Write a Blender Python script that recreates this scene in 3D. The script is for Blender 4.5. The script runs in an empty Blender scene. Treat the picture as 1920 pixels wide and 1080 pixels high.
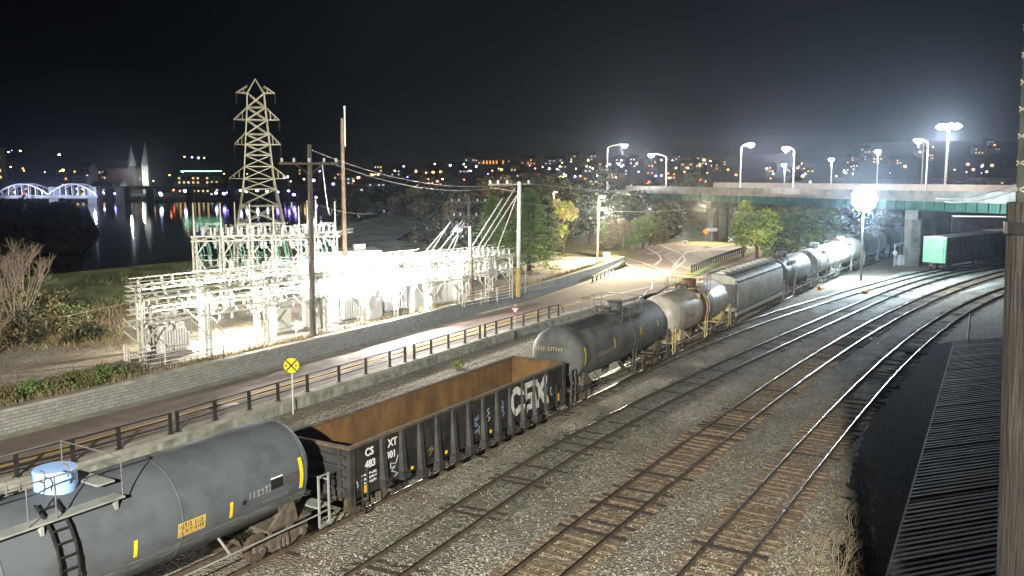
import bpy, math, random
from mathutils import Vector, Matrix
random.seed(7)
PI=math.pi; R=math.radians
scene=bpy.context.scene; COL=scene.collection
# ------------------------------------------------------------------ camera model
FPX=1638.0; PITCH=0.1270; ROLL=-0.002; CH=12.35
_c,_s=math.cos(PITCH),math.sin(PITCH)
cF=Vector((0,_c,-_s)); _r=Vector((1,0,0)); _u=Vector((0,_s,_c))
cR=_r*math.cos(ROLL)+_u*math.sin(ROLL); cU=_u*math.cos(ROLL)-_r*math.sin(ROLL)
def ray(u,v): return cF+cR*((u-960)/FPX)-cU*((v-540)/FPX)
def G(u,v,z=0.0):
    d=ray(u,v); return Vector((0,0,CH))+d*((z-CH)/d.z)
def At(u,v,Y):
    d=ray(u,v); return Vector((0,0,CH))+d*(Y/d.y)
# ------------------------------------------------------------------ objects
def tag(o,label=None,cat=None,group=None,kind=None):
    if label: o['label']=label
    if cat: o['category']=cat
    if group: o['group']=group
    if kind: o['kind']=kind
    return o
def thing(name,label,cat,loc=(0,0,0),rz=0,group=None):
    o=bpy.data.objects.new(name,None); COL.objects.link(o); o.location=loc; o.rotation_euler=(0,0,rz)
    o.empty_display_size=.3
    return tag(o,label,cat,group)
def inv_of(o):
    return (Matrix.Translation(Vector(o.location))@Matrix.Rotation(o.rotation_euler[2],4,'Z')).inverted()
def copy_tree(o,parent=None):
    c=o.copy(); COL.objects.link(c); c.parent=parent
    for ch in list(o.children): copy_tree(ch,c)
    return c
class MB:
    def __init__(s): s.v=[]; s.f=[]; s.uv={}
    def add(s,vs,fs):
        b=len(s.v); s.v+= [tuple(x) for x in vs]; s.f+=[tuple(b+i for i in f) for f in fs]; return s
    def box(s,cx,cy,cz,sx,sy,sz,rz=0,ry=0):
        M=Matrix.Rotation(rz,3,'Z')@Matrix.Rotation(ry,3,'Y'); vs=[]
        for i in (-1,1):
            for j in (-1,1):
                for k in (-1,1):
                    p=M@Vector((i*sx/2,j*sy/2,k*sz/2)); vs.append((cx+p.x,cy+p.y,cz+p.z))
        return s.add(vs,[(0,1,3,2),(4,6,7,5),(0,4,5,1),(2,3,7,6),(0,2,6,4),(1,5,7,3)])
    def bar(s,p,q,w,h=None,up=(0,0,1)):
        p=Vector(p);q=Vector(q);h=h or w;d=(q-p)
        if d.length<1e-6: return s
        d.normalize(); u=Vector(up)
        if abs(d.dot(u))>.97: u=Vector((1,0,0))
        a=d.cross(u).normalized(); b=a.cross(d)
        vs=[x+a*(i*w/2)+b*(j*h/2) for x in (p,q) for i,j in ((-1,-1),(1,-1),(1,1),(-1,1))]
        return s.add(vs,[(0,3,2,1),(4,5,6,7),(0,1,5,4),(1,2,6,5),(2,3,7,6),(3,0,4,7)])
    def tube(s,p,q,r,n=6,r2=None,cap=True):
        p=Vector(p);q=Vector(q);r2=r if r2 is None else r2;d=(q-p)
        if d.length<1e-6: return s
        d.normalize(); u=Vector((0,0,1)) if abs(d.z)<.95 else Vector((1,0,0))
        a=d.cross(u).normalized(); b=d.cross(a)
        vs=[x+(a*math.cos(2*PI*i/n)+b*math.sin(2*PI*i/n))*rr for x,rr in((p,r),(q,r2)) for i in range(n)]
        fs=[(i,(i+1)%n,n+(i+1)%n,n+i) for i in range(n)]
        if cap: fs+=[tuple(range(n-1,-1,-1)),tuple(range(n,2*n))]
        return s.add(vs,fs)
    def path(s,pts,r,n=6):
        for a,b in zip(pts,pts[1:]): s.tube(a,b,r,n)
        return s
    def lathe(s,prof,n=24,axis='z',c=(0,0,0),cap=True):
        vs=[]
        for (r,h) in prof:
            for i in range(n):
                a=2*PI*i/n; x,y=r*math.cos(a),r*math.sin(a)
                p=(x,y,h) if axis=='z' else ((h,x,y) if axis=='x' else (y,h,x))
                vs.append((c[0]+p[0],c[1]+p[1],c[2]+p[2]))
        fs=[]
        for k in range(len(prof)-1):
            for i in range(n):
                j=(i+1)%n; fs.append((k*n+i,k*n+j,(k+1)*n+j,(k+1)*n+i))
        if cap: fs+=[tuple(range(n-1,-1,-1)),tuple((len(prof)-1)*n+i for i in range(n))]
        return s.add(vs,fs)
    def prism(s,poly,z0,z1):
        n=len(poly); vs=[(x,y,z0) for x,y in poly]+[(x,y,z1) for x,y in poly]
        return s.add(vs,[tuple(range(n-1,-1,-1)),tuple(range(n,2*n))]+[(i,(i+1)%n,n+(i+1)%n,n+i) for i in range(n)])
    def extr(s,prof,x0,x1):   # profile in (y,z) swept along x
        n=len(prof); vs=[(x0,y,z) for y,z in prof]+[(x1,y,z) for y,z in prof]
        return s.add(vs,[tuple(range(n-1,-1,-1)),tuple(range(n,2*n))]+[(i,(i+1)%n,n+(i+1)%n,n+i) for i in range(n)])
    def poly(s,pts): return s.add(pts,[tuple(range(len(pts)))])
    def build(s,name,mat,parent=None,world=False,smooth=False,uv=None):
        me=bpy.data.meshes.new(name)
        vs=s.v
        if world and parent is not None:
            M=inv_of(parent); vs=[tuple(M@Vector(p)) for p in vs]
        me.from_pydata(vs,[],s.f)
        if smooth:
            me.polygons.foreach_set('use_smooth',[True]*len(me.polygons))
            if smooth!='all':
                try: me.set_sharp_from_angle(angle=R(35))
                except Exception: pass
        me.materials.append(mat)
        if uv:
            l=me.uv_layers.new(name='UVMap')
            for p in me.polygons:
                for li in p.loop_indices: l.data[li].uv=uv(s.v[me.loops[li].vertex_index])
        me.update()
        o=bpy.data.objects.new(name,me); COL.objects.link(o)
        if parent is not None: o.parent=parent
        return o
def struct(name,mb,mat,**k):
    o=mb.build(name,mat,**k); o['kind']='structure'; return o
# ------------------------------------------------------------------ materials
def node(nt,t,**k):
    n=nt.nodes.new(t)
    for a,b in k.items():
        if a in n.inputs: n.inputs[a].default_value=b
        else: setattr(n,a,b)
    return n
def lin(c):
    return tuple(c)+(1,) if len(c)==3 else tuple(c)
_mc={}
def M(name,c1,c2=None,scale=3,rough=.8,metal=0,bump=0,bscale=None,kind='noise',lo=.35,hi=.65,detail=6,stretch=None,coords='Object',c3=None,s3=.7,dist=0.05):
    if name in _mc: return _mc[name]
    m=bpy.data.materials.new(name); m.use_nodes=True; nt=m.node_tree; b=nt.nodes['Principled BSDF']
    b.inputs['Roughness'].default_value=rough; b.inputs['Metallic'].default_value=metal
    L=nt.links.new
    tc=node(nt,'ShaderNodeTexCoord'); src=tc.outputs[coords]
    if coords=='World':
        pass
    if stretch:
        mp=node(nt,'ShaderNodeMapping'); mp.inputs['Scale'].default_value=stretch; L(src,mp.inputs[0]); src=mp.outputs[0]
    if c2 is None: b.inputs['Base Color'].default_value=lin(c1)
    else:
        if kind=='voronoi':
            t=node(nt,'ShaderNodeTexVoronoi',Scale=scale); L(src,t.inputs['Vector']); out=t.outputs['Color']
            sp=node(nt,'ShaderNodeSeparateColor'); L(out,sp.inputs[0]); out=sp.outputs[0]
        else:
            t=node(nt,'ShaderNodeTexNoise',Scale=scale,Detail=detail); L(src,t.inputs['Vector']); out=t.outputs['Fac']
        mr=node(nt,'ShaderNodeMapRange'); mr.inputs[1].default_value=lo; mr.inputs[2].default_value=hi; L(out,mr.inputs[0])
        mx=node(nt,'ShaderNodeMix',data_type='RGBA'); mx.inputs[6].default_value=lin(c1); mx.inputs[7].default_value=lin(c2); L(mr.outputs[0],mx.inputs[0])
        col=mx.outputs[2]
        if c3:
            t3=node(nt,'ShaderNodeTexNoise',Scale=s3,Detail=5); L(tc.outputs[coords],t3.inputs['Vector'])
            m3=node(nt,'ShaderNodeMapRange'); m3.inputs[1].default_value=.45; m3.inputs[2].default_value=.7; L(t3.outputs['Fac'],m3.inputs[0])
            x3=node(nt,'ShaderNodeMix',data_type='RGBA'); x3.inputs[7].default_value=lin(c3); L(m3.outputs[0],x3.inputs[0]); L(col,x3.inputs[6]); col=x3.outputs[2]
        L(col,b.inputs['Base Color'])
    if bump:
        if kind=='voronoi':
            t2=node(nt,'ShaderNodeTexVoronoi',Scale=bscale or scale); h=t2.outputs['Distance']
        else:
            t2=node(nt,'ShaderNodeTexNoise',Scale=bscale or scale*4,Detail=5); h=t2.outputs['Fac']
        L(src,t2.inputs['Vector'])
        bp=node(nt,'ShaderNodeBump',Strength=bump,Distance=dist); L(h,bp.inputs['Height']); L(bp.outputs[0],b.inputs['Normal'])
    _mc[name]=m; return m
def EM(name,c,strength,sample=False):
    if name in _mc: return _mc[name]
    m=bpy.data.materials.new(name); m.use_nodes=True; b=m.node_tree.nodes['Principled BSDF']
    b.inputs['Base Color'].default_value=lin([x*.5 for x in c]); b.inputs['Emission Color'].default_value=lin(c); b.inputs['Emission Strength'].default_value=strength
    try: m.cycles.emission_sampling='AUTO' if sample else 'NONE'
    except Exception: pass
    _mc[name]=m; return m
def lamp(name,kind,loc,energy,color,parent=None,size=.15,aim=None,cone=None,blend=.4):
    l=bpy.data.lights.new(name,kind); l.energy=energy; l.color=color
    l.shadow_soft_size=size
    if kind=='SPOT': l.spot_size=R(cone); l.spot_blend=blend
    o=bpy.data.objects.new(name,l); COL.objects.link(o)
    loc=Vector(loc)
    if aim is not None:
        q=(Vector(aim)-loc).to_track_quat('-Z','Y'); o.rotation_mode='QUATERNION'; o.rotation_quaternion=q
    o.location=loc
    if parent is not None:
        Mi=inv_of(parent); o.parent=parent; o.location=Mi@loc
        if aim is not None: o.rotation_quaternion=Matrix.Rotation(-parent.rotation_euler[2],4,'Z').to_quaternion()@q
    return o
ballast=M('ballast_stone',(.10,.093,.07),(.36,.34,.265),scale=11,kind='voronoi',lo=.1,hi=.95,bump=.9,rough=.95,c3=(.16,.13,.09),s3=.42,dist=.07)
asphalt=M('asphalt',(.17,.135,.11),(.225,.18,.15),scale=1.2,rough=.85,bump=.25,bscale=60,c3=(.13,.105,.088),s3=.25,dist=.01)
shadeasph=M('shade_dark_asphalt',(.003,.003,.004),(.022,.021,.019),scale=1.3,rough=1,bump=.6,bscale=30,dist=.03); shadeasph.node_tree.nodes['Principled BSDF'].inputs['Specular IOR Level'].default_value=.1  # darkened to near black to hold the shade over the drive
concrete=M('concrete',(.26,.25,.21),(.38,.36,.31),scale=2.2,rough=.9,bump=.2,bscale=25,c3=(.18,.18,.15),s3=1.1,dist=.02)
concdirty=M('weathered_concrete',(.20,.20,.17),(.36,.36,.31),scale=1.0,rough=.92,bump=.25,bscale=18,stretch=(2.5,2.5,.35),c3=(.12,.13,.11),s3=1.6,dist=.02)
gravel=M('yard_gravel',(.20,.17,.12),(.46,.42,.34),scale=9,kind='voronoi',lo=.1,hi=.95,bump=.6,rough=.95,c3=(.22,.17,.10),s3=.25)
rust=M('rust',(.11,.06,.017),(.185,.10,.032),scale=1.6,stretch=(1.6,1.6,.45),rough=.85,bump=.35,c3=(.09,.048,.02),s3=.8,dist=.01)
rail_m=M('rail_steel',(.30,.29,.28),(.62,.61,.60),scale=5,rough=.26,metal=1)
railside=M('rail_rust',(.06,.045,.028),(.11,.08,.05),scale=4,rough=.8)
tie_m=M('tie_wood',(.022,.018,.014),(.075,.06,.042),scale=5,rough=.95,bump=.5,bscale=20,stretch=(1,6,1))
tie_b=M('tie_rusty',(.08,.06,.04),(.24,.175,.11),scale=3,rough=.95,bump=.5,bscale=20)
blackp=M('black_steel',(.012,.012,.012),(.03,.028,.025),scale=3,rough=.55)
tankgrey=M('tank_grey_paint',(.082,.094,.106),(.104,.118,.13),scale=.5,rough=.62,bump=.04,c3=(.07,.08,.09),s3=1.4,dist=.01,stretch=(1,1,.4))
tankgrey2=M('tank_dull_grey_paint',(.08,.086,.086),(.125,.13,.125),scale=.9,rough=.7,bump=.05,c3=(.045,.048,.045),s3=.8,dist=.01)
steelgrey=M('grey_walkway_steel',(.20,.215,.20),(.30,.31,.29),scale=2,rough=.7)
galv=M('galvanised_steel',(.48,.47,.38),(.62,.61,.53),scale=2,rough=.55,metal=.15)
galvd=M('pylon_steel',(.46,.43,.31),(.62,.58,.44),scale=2,rough=.6,metal=.15)
porc=M('porcelain_insulator',(.62,.64,.60),(.75,.76,.72),scale=3,rough=.3)
wood=M('pole_wood',(.13,.085,.05),(.26,.18,.11),scale=3,rough=.9,bump=.4,bscale=14,stretch=(6,6,.4),c3=(.09,.065,.045),s3=1.2)
wooddk=M('dark_pole_wood',(.055,.045,.035),(.13,.105,.08),scale=3,rough=.95,bump=.6,bscale=12,stretch=(6,6,.4))
whitep=M('white_paint',(.70,.70,.66),(.80,.80,.77),scale=3,rough=.5)
yellowp=M('yellow_reflective',(.85,.55,.02),(.95,.65,.03),scale=6,rough=.4)
yellsign=M('sign_yellow',(.80,.62,.02),rough=.35)
orangep=M('orange_paint',(.75,.30,.02),rough=.5)
blackflat=M('sign_black',(.01,.01,.01),rough=.6)
truckm=M('truck_cast_steel',(.06,.05,.038),(.13,.108,.08),scale=5,rough=.85,bump=.3)
wheelm=M('wheel_steel',(.10,.075,.055),(.20,.15,.11),scale=6,rough=.5,metal=.5)
grass_m=M('bank_grass',(.15,.21,.07),(.34,.38,.15),scale=.35,rough=.95,bump=.5,bscale=5,c3=(.10,.11,.045),s3=.30,dist=.25)
darkgr=M('dark_ground',(.012,.014,.009),(.03,.03,.02),scale=.1,rough=1)
# ------------------------------------------------------------------ tracks (centre polynomials in a rotated frame)
A0=R(50); eS=Vector((math.cos(A0),math.sin(A0))); eN=Vector((-eS.y,eS.x))
PC={'Z':([2.160712401606254e-05,-0.006635486871918649,0.6627107767508332,9.823712293342048],66,108,None,.40,75),
'A':([-3.514557547098187e-07,9.9158040692191e-05,-0.010640956740614901,0.5826435333637413,12.263727395471086],24,124,.0,.25,80),
'B':([-1.7578121519818398e-08,3.889847890255673e-07,-0.0006669679372075626,0.19604769088364604,12.304961836960219],16,140,.0,.22,70),
'C':([-1.0208491843627732e-05,0.0007092947893680929,0.14198196189941661,8.281519001119273],12,128,.0,.24,70),
'T':([-4.549891612090138e-06,0.0006692984100734915,0.1362297516667633,21.5549223273065+.38],-16,150,.0,.15,60)}
def pv(c,x):
    r=0
    for k in c: r=r*x+k
    return r
def raw_track(k):
    c,s0,s1,kb,kf,ext=PC[k]; pts=[]
    s=s0
    while s<=s1: pts.append(eS*s+eN*pv(c,s)); s+=.5
    d=(pts[-1]-pts[-2]).normalized(); h=math.atan2(d.y,d.x); p=pts[-1]
    for i in range(int(ext/.5)):
        h-=R(kf)*.5; p=p+Vector((math.cos(h),math.sin(h)))*.5; pts.append(p)
    if kb is not None:
        d=(pts[1]-pts[0]).normalized(); p=pts[0]
        for i in range(60): p=p-d*.5; pts.insert(0,p)
    return pts
def resample(pts,step,start=0.0):
    out=[];acc=0;nxt=start
    for a,b in zip(pts,pts[1:]):
        L=(b-a).length
        while acc+L>=nxt:
            t=(nxt-acc)/L; p=a.lerp(b,t); d=(b-a).normalized(); out.append((p,math.atan2(d.y,d.x))); nxt+=step
        acc+=L
    return out
TR={k:raw_track(k) for k in PC}
# siding Z leaves track T: lead it back to the train's track
z0=TR['Z'][0]; zd=(TR['Z'][1]-z0).normalized()
# arc-length origin of T is at s=0
def t_arc(al):
    """position and heading on the train's track, al metres past s=0"""
    i0=min(range(len(TR['T'])),key=lambda i:abs(TR['T'][i]@eS)); acc=0; P=TR['T']
    if al>=0:
        for i in range(i0,len(P)-1):
            L=(P[i+1]-P[i]).length
            if acc+L>=al:
                d=(P[i+1]-P[i]).normalized(); return P[i]+d*(al-acc),math.atan2(d.y,d.x)
            acc+=L
    for i in range(i0,0,-1):
        L=(P[i-1]-P[i]).length
        if acc+L>=-al:
            d=(P[i]-P[i-1]).normalized(); return P[i]-d*(-al-acc),math.atan2(d.y,d.x)
        acc+=L
tj,tjh=t_arc(36.0)
jd=Vector((math.cos(tjh),math.sin(tjh)))
lead=[]
for i in range(33):   # hermite from T to Z
    t=i/32; m=28
    h00=2*t**3-3*t**2+1;h10=t**3-2*t**2+t;h01=-2*t**3+3*t**2;h11=t**3-t**2
    lead.append(tj*h00+jd*m*h10+z0*h01+zd*m*h11)
TR['Z']=lead[:-1]+TR['Z']
HAZE=0.00023
# ------------------------------------------------------------------ camera
cam=bpy.data.cameras.new('camera'); co=bpy.data.objects.new('camera',cam); COL.objects.link(co); scene.camera=co
cam.sensor_width=36; cam.lens=FPX/1920*36; cam.clip_end=6000; cam.clip_start=.1
mw=Matrix((( cR.x,cU.x,-cF.x,0),(cR.y,cU.y,-cF.y,0),(cR.z,cU.z,-cF.z,CH),(0,0,0,1))); co.matrix_world=mw
# ------------------------------------------------------------------ world
w=bpy.data.worlds.new('World'); scene.world=w; w.use_nodes=True; nt=w.node_tree; bg=nt.nodes['Background']; L=nt.links.new
sky=node(nt,'ShaderNodeTexSky'); sky.sky_type='NISHITA'; sky.sun_disc=False; sky.sun_elevation=R(-9); sky.sun_rotation=R(200)
tc=node(nt,'ShaderNodeTexCoord'); sep=node(nt,'ShaderNodeSeparateXYZ'); L(tc.outputs['Generated'],sep.inputs[0])
# town glow: brighter over the lit yard on the right, fading up and to the left
dp=node(nt,'ShaderNodeVectorMath',operation='DOT_PRODUCT'); gd=Vector((.36,.93,.10)).normalized(); dp.inputs[1].default_value=gd; L(tc.outputs['Generated'],dp.inputs[0])
mr=node(nt,'ShaderNodeMapRange'); mr.interpolation_type='SMOOTHSTEP'; mr.inputs[1].default_value=.70; mr.inputs[2].default_value=1.0; mr.inputs[3].default_value=0; mr.inputs[4].default_value=1; L(dp.outputs['Value'],mr.inputs[0])
ns=node(nt,'ShaderNodeTexNoise',Scale=2.2,Detail=4); L(tc.outputs['Generated'],ns.inputs['Vector'])
mm=node(nt,'ShaderNodeMath',operation='MULTIPLY'); L(mr.outputs[0],mm.inputs[0]); 
m2=node(nt,'ShaderNodeMapRange'); m2.inputs[1].default_value=.3; m2.inputs[2].default_value=.7; m2.inputs[3].default_value=.45; m2.inputs[4].default_value=1.4; L(ns.outputs['Fac'],m2.inputs[0]); L(m2.outputs[0],mm.inputs[1])
mx=node(nt,'ShaderNodeMix',data_type='RGBA'); mx.inputs[6].default_value=(.0010,.0013,.0018,1); mx.inputs[7].default_value=(.006,.010,.0145,1); L(mm.outputs[0],mx.inputs[0])
ad=node(nt,'ShaderNodeMix',data_type='RGBA'); ad.blend_type='ADD'; ad.inputs[0].default_value=.004; L(mx.outputs[2],ad.inputs[6]); L(sky.outputs[0],ad.inputs[7])
L(ad.outputs[2],bg.inputs[0]); bg.inputs[1].default_value=1.0
scene.view_settings.view_transform='Standard'; scene.view_settings.look='None'; scene.view_settings.exposure=0; scene.view_settings.gamma=1
cy=scene.cycles
cy.use_denoising=True; cy.max_bounces=5; cy.diffuse_bounces=2; cy.glossy_bounces=2; cy.transparent_max_bounces=6; cy.caustics_reflective=False; cy.caustics_refractive=False; cy.sample_clamp_indirect=3; cy.sample_clamp_direct=0
cy.use_light_tree=True; cy.volume_bounces=0
# ------------------------------------------------------------------ ground levels
ZR=.65; ZY=1.6
W1px=[(-420,1010),(0,913),(122,891),(294,824),(480,767),(644,718),(688,707),(860,652),(968,612),(1052,593),(1161,563),(1213,553)]
W2px=[(-420,921),(0,820),(240,757),(480,697),(600,669),(840,602),(1080,540),(1111,529),(1171,497)]
W1=[G(u,v,ZR).xy for u,v in W1px]; W2=[G(u,v,ZR).xy for u,v in W2px]
# straighten with a light smoothing
def smooth(P,n=3):
    for _ in range(n): P=[P[0]]+[(P[i-1]+P[i]*2+P[i+1])/4 for i in range(1,len(P)-1)]+[P[-1]]
    return P
W1=smooth(W1); W2=smooth(W2)
def flat(pts,z): return [(p[0],p[1],z) for p in pts]
g=MB(); g.poly(flat(W1+[Vector((40,140)),Vector((60,215)),Vector((420,215)),Vector((420,-120)),Vector((-160,-120))],0))
struct('rail_yard_ground',g,ballast)
g=MB(); g.poly(flat([p+Vector((0,.05)) for p in W1]+[Vector((40,140)),Vector((60,215)),Vector((60,330)),Vector((-20,330)),Vector((-20,150)),Vector((-5,118))]+list(reversed(W2)),ZR-.03))
verge=M('verge_grass',(.10,.14,.03),(.24,.24,.07),scale=.5,rough=.95,bump=.5,bscale=9,c3=(.20,.17,.09),s3=.2)
struct('verge_ground',g,verge)
# yard behind the stone wall
CR=[G(u,v,ZY).xy for u,v in [(-420,575),(-250,548),(100,514),(240,500),(480,477),(600,441),(720,403),(820,386)]]
ZC=3.0; CR=[G(u,v,ZC).xy if u<500 else G(u,v,ZY).xy for u,v in [(-420,575),(-250,548),(100,514),(240,500),(480,477),(600,441),(720,403),(820,386)]]; CZ=[ZC]*5+[ZY+.6,ZY,ZY]
NW=len(W2)
backs=[W2[i]+Vector((-.25,.45)) for i in range(NW)]
# gravel part near the station, grass beyond
def offs(P,d):
    out=[]
    for i,p in enumerate(P):
        a=P[max(0,i-1)]; b=P[min(len(P)-1,i+1)]; t=(b-a).normalized(); out.append(p+Vector((-t.y,t.x))*d)
    return out
mid=offs(W2,21)
g=MB(); g.poly(flat(offs(W2,.35)+list(reversed(mid)),ZY)); struct('substation_yard_ground',g,gravel)
midr=[mid[0]]+[mid[i] for i in (1,2,3,4,5,6)]
foot=[p-(p.normalized())*16 for p in CR]
g=MB(); g.poly(flat(mid[:-1]+[mid[-1],Vector((-20,150)),Vector((-20,330))]+list(reversed(foot)),ZY-.02)); 
for i in range(len(CR)-1): g.poly([(*foot[i],ZY-.03),(*foot[i+1],ZY-.03),(*CR[i+1],CZ[i+1]),(*CR[i],CZ[i])])
struct('riverside_grass',g,grass_m)
g=MB(); lo=[p+(p.normalized())*16 for p in CR]
for i in range(len(CR)-1):
    g.poly([(*CR[i],CZ[i]),(*CR[i+1],CZ[i+1]),(*lo[i+1],-3.2),(*lo[i],-3.2)])
struct('river_bank',g,grass_m)
g=MB(); g.poly([(-2500,-200,-6),(2500,-200,-6),(2500,4500,-6),(-2500,4500,-6)]); struct('ground',g,darkgr)
wat=M('river_water',(.004,.006,.008),rough=.06); wnt=wat.node_tree
tcx=node(wnt,'ShaderNodeTexCoord'); mp=node(wnt,'ShaderNodeMapping'); mp.inputs['Scale'].default_value=(.5,.12,1); nz=node(wnt,'ShaderNodeTexNoise',Scale=1.2,Detail=3); bp=node(wnt,'ShaderNodeBump',Strength=.25,Distance=.12)
wnt.links.new(tcx.outputs['Object'],mp.inputs[0]); wnt.links.new(mp.outputs[0],nz.inputs['Vector']); wnt.links.new(nz.outputs['Fac'],bp.inputs['Height']); wnt.links.new(bp.outputs[0],wat.node_tree.nodes['Principled BSDF'].inputs['Normal'])
g=MB(); g.poly([(-420,60,-3),(-60,95,-3),(20,330,-3),(40,560,-3),(-420,560,-3)]); struct('river',g,wat)
g=MB(); g.poly([(-900,556,-2.2),(40,556,-2.2),(60,215,-.2),(420,215,-.2),(1400,560,-.2),(1400,900,-.2),(-900,900,-2.2)]); struct('town_ground',g,darkgr)
# far hills
def hill(x,y):
    if y<620: return -1.5
    t=(y-620)/900.0
    base=46*(1-math.exp(-2.0*t))
    rr=1+.55*max(0,min(1,(x-150)/500))
    h=base*rr+6*math.sin(x*.011+1)+4*math.sin(x*.023+y*.004)
    return -1.5+max(0,h)*min(1,t*3)
g=MB(); nx,ny=60,24; xs=[-1300+2900*i/nx for i in range(nx+1)]; ys=[620+1000*j/ny for j in range(ny+1)]
g.v=[(x,y,hill(x,y)) for y in ys for x in xs]; g.f=[(j*(nx+1)+i,j*(nx+1)+i+1,(j+1)*(nx+1)+i+1,(j+1)*(nx+1)+i) for j in range(ny) for i in range(nx)]
struct('hills',g,M('hill_woods',(.010,.009,.009),(.022,.018,.016),scale=.02,rough=1),smooth='all')
# ------------------------------------------------------------------ roads
def strip(P,d0,d1,z,name,mat,**k):
    a=offs(P,d0); b=offs(P,d1); g=MB()
    for i in range(len(P)-1): g.poly([(*a[i],z),(*a[i+1],z),(*b[i+1],z),(*b[i],z)])
    return struct(name,g,mat,**k)
RD=ZR
g=MB(); g.poly(flat(offs(W1,.55)+[G(1231,549,RD).xy,G(1262,530,RD).xy,G(1300,508,RD).xy,G(1395,470,RD).xy,G(1440,458,RD).xy,G(1425,452,RD).xy,G(1330,460,RD).xy,G(1235,447,RD).xy,G(1160,437,RD).xy,G(1040,430,RD).xy,G(1045,440,RD).xy,G(1122,449,RD).xy,G(1165,461,RD).xy,G(1185,478,RD).xy,G(1171,495,RD).xy]+list(reversed(offs(W2,-.1)))[1:],RD))
struct('road',g,asphalt)
g=MB(); g.poly(flat([G(u,v,RD).xy for u,v in [(1028,474),(1128,484),(1200,500),(1120,512),(1040,498)]],RD+.004)); struct('side_drive',g,asphalt)
g=MB(); g.poly(flat([G(u,v,RD).xy for u,v in [(1268,500),(1240,478),(1285,463),(1360,466),(1436,457),(1392,471),(1300,508)]],RD+.004)); struct('concrete_apron',g,concrete)
# gutter strip under the stone wall
strip(W2,-.75,-.1,RD+.004,'gutter_strip',concrete)
# painted lines: double yellow + white edge line
yl=M('yellow_line_paint',(.42,.26,.04),(.60,.38,.07),scale=6,rough=.7); wl=M('white_line_paint',(.5,.5,.47),(.65,.65,.6),scale=6,rough=.7)
ctr=[]
W1r=[resample(W1,1.0)[i][0] for i in range(len(resample(W1,1.0)))]
rw1=[p for p,h in resample(W1,1.5)]; rw2=[p for p,h in resample(W2,1.5)]
cl=[]
for p in rw1:
    q=min(rw2,key=lambda q:(q-p).length); cl.append(p.lerp(q,.36))
cl=[c for c in cl if c.y<83]
cl=smooth(cl,4)
strip(cl,-.28,-.1,RD+.008,'yellow_line',yl); strip(cl,.1,.28,RD+.008,'yellow_line',yl)
def pxline(pts,w,name,mat,z=RD+.008):
    P=[G(u,v,RD).xy for u,v in pts]; return strip(P,-w/2,w/2,z,name,mat)
pxline([(1165,457),(1214,465),(1237,479),(1240,487),(1228,497)],.3,'white_line',wl)
pxline([(1214,449),(1280,477),(1285,489),(1266,503),(1250,510)],.3,'white_line',wl)
pxline([(1215,477),(1242,471)],.3,'white_line',wl)
pxline([(1380,456),(1330,466),(1285,473),(1262,500)],.25,'white_line',wl)
pxline([(1080,566),(1130,556),(1180,546),(1225,536)],.18,'white_line',wl)
pxline([(390,766),(446,756)],.35,'white_line',wl)
pxline([(1140,548),(1180,552)],.25,'white_line',wl)
# ------------------------------------------------------------------ stone wall, retaining wall
def wall_mesh(P,z0,z1,t,cap=None):
    a=P; b=offs(P,t); g=MB(); n=len(P)
    g.v=[(*p,z0) for p in a]+[(*p,z1) for p in a]+[(*p,z1) for p in b]+[(*p,z0) for p in b]
    for i in range(n-1):
        g.f+=[(i,i+1,n+i+1,n+i),(n+i,n+i+1,2*n+i+1,2*n+i),(2*n+i,2*n+i+1,3*n+i+1,3*n+i)]
    g.f+=[(0,n,2*n,3*n),(n-1,4*n-1,3*n-1,2*n-1)]
    return g
stone=bpy.data.materials.new('stone_blocks'); stone.use_nodes=True; nt=stone.node_tree; b=nt.nodes['Principled BSDF']; b.inputs['Roughness'].default_value=.9
tc=node(nt,'ShaderNodeTexCoord'); br=node(nt,'ShaderNodeTexBrick',Scale=1.0); br.inputs['Brick Width'].default_value=.42; br.inputs['Row Height'].default_value=.165; br.inputs['Mortar Size'].default_value=.018; br.offset=.5
br.inputs['Color1'].default_value=(.19,.195,.165,1); br.inputs['Color2'].default_value=(.24,.24,.205,1); br.inputs['Mortar'].default_value=(.13,.135,.115,1)
nt.links.new(tc.outputs['UV'],br.inputs['Vector']); nz=node(nt,'ShaderNodeTexNoise',Scale=3,Detail=5); nt.links.new(tc.outputs['UV'],nz.inputs['Vector'])
mx=node(nt,'ShaderNodeMix',data_type='RGBA'); mx.blend_type='MULTIPLY'; mx.inputs[0].default_value=.6; nt.links.new(br.outputs[0],mx.inputs[6]); nt.links.new(nz.outputs['Color'],mx.inputs[7])
mh=node(nt,'ShaderNodeMath',operation='MULTIPLY'); mh.inputs[1].default_value=1; nt.links.new(br.outputs['Fac'],mh.inputs[0])
bp=node(nt,'ShaderNodeBump',Strength=.9,Distance=.03); bp.invert=True; nt.links.new(mh.outputs[0],bp.inputs['Height']); nt.links.new(bp.outputs[0],b.inputs['Normal'])
hs=node(nt,'ShaderNodeHueSaturation',Saturation=.5,Value=1.7); nt.links.new(mx.outputs[2],hs.inputs['Color']); nt.links.new(hs.outputs[0],b.inputs['Base Color'])
W2r=[p for p,h in resample(W2,1.0)]
al=[0]
for a_,b_ in zip(W2r,W2r[1:]): al.append(al[-1]+(b_-a_).length)
def uvw(p):
    q=Vector(p[:2]); i=min(range(len(W2r)),key=lambda i:(W2r[i]-q).length_squared); return (al[i],p[2])
t=thing('stone_wall','long low grey block stone wall with a concrete cap running along the far side of the road','wall',(*W2r[0],RD))
wall_mesh(W2r,RD-.1,1.68,.4).build('block_face',stone,t,world=True,uv=uvw)
wall_mesh(offs(W2r,-.06),1.68,1.84,.52).build('cap',concrete,t,world=True)
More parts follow.
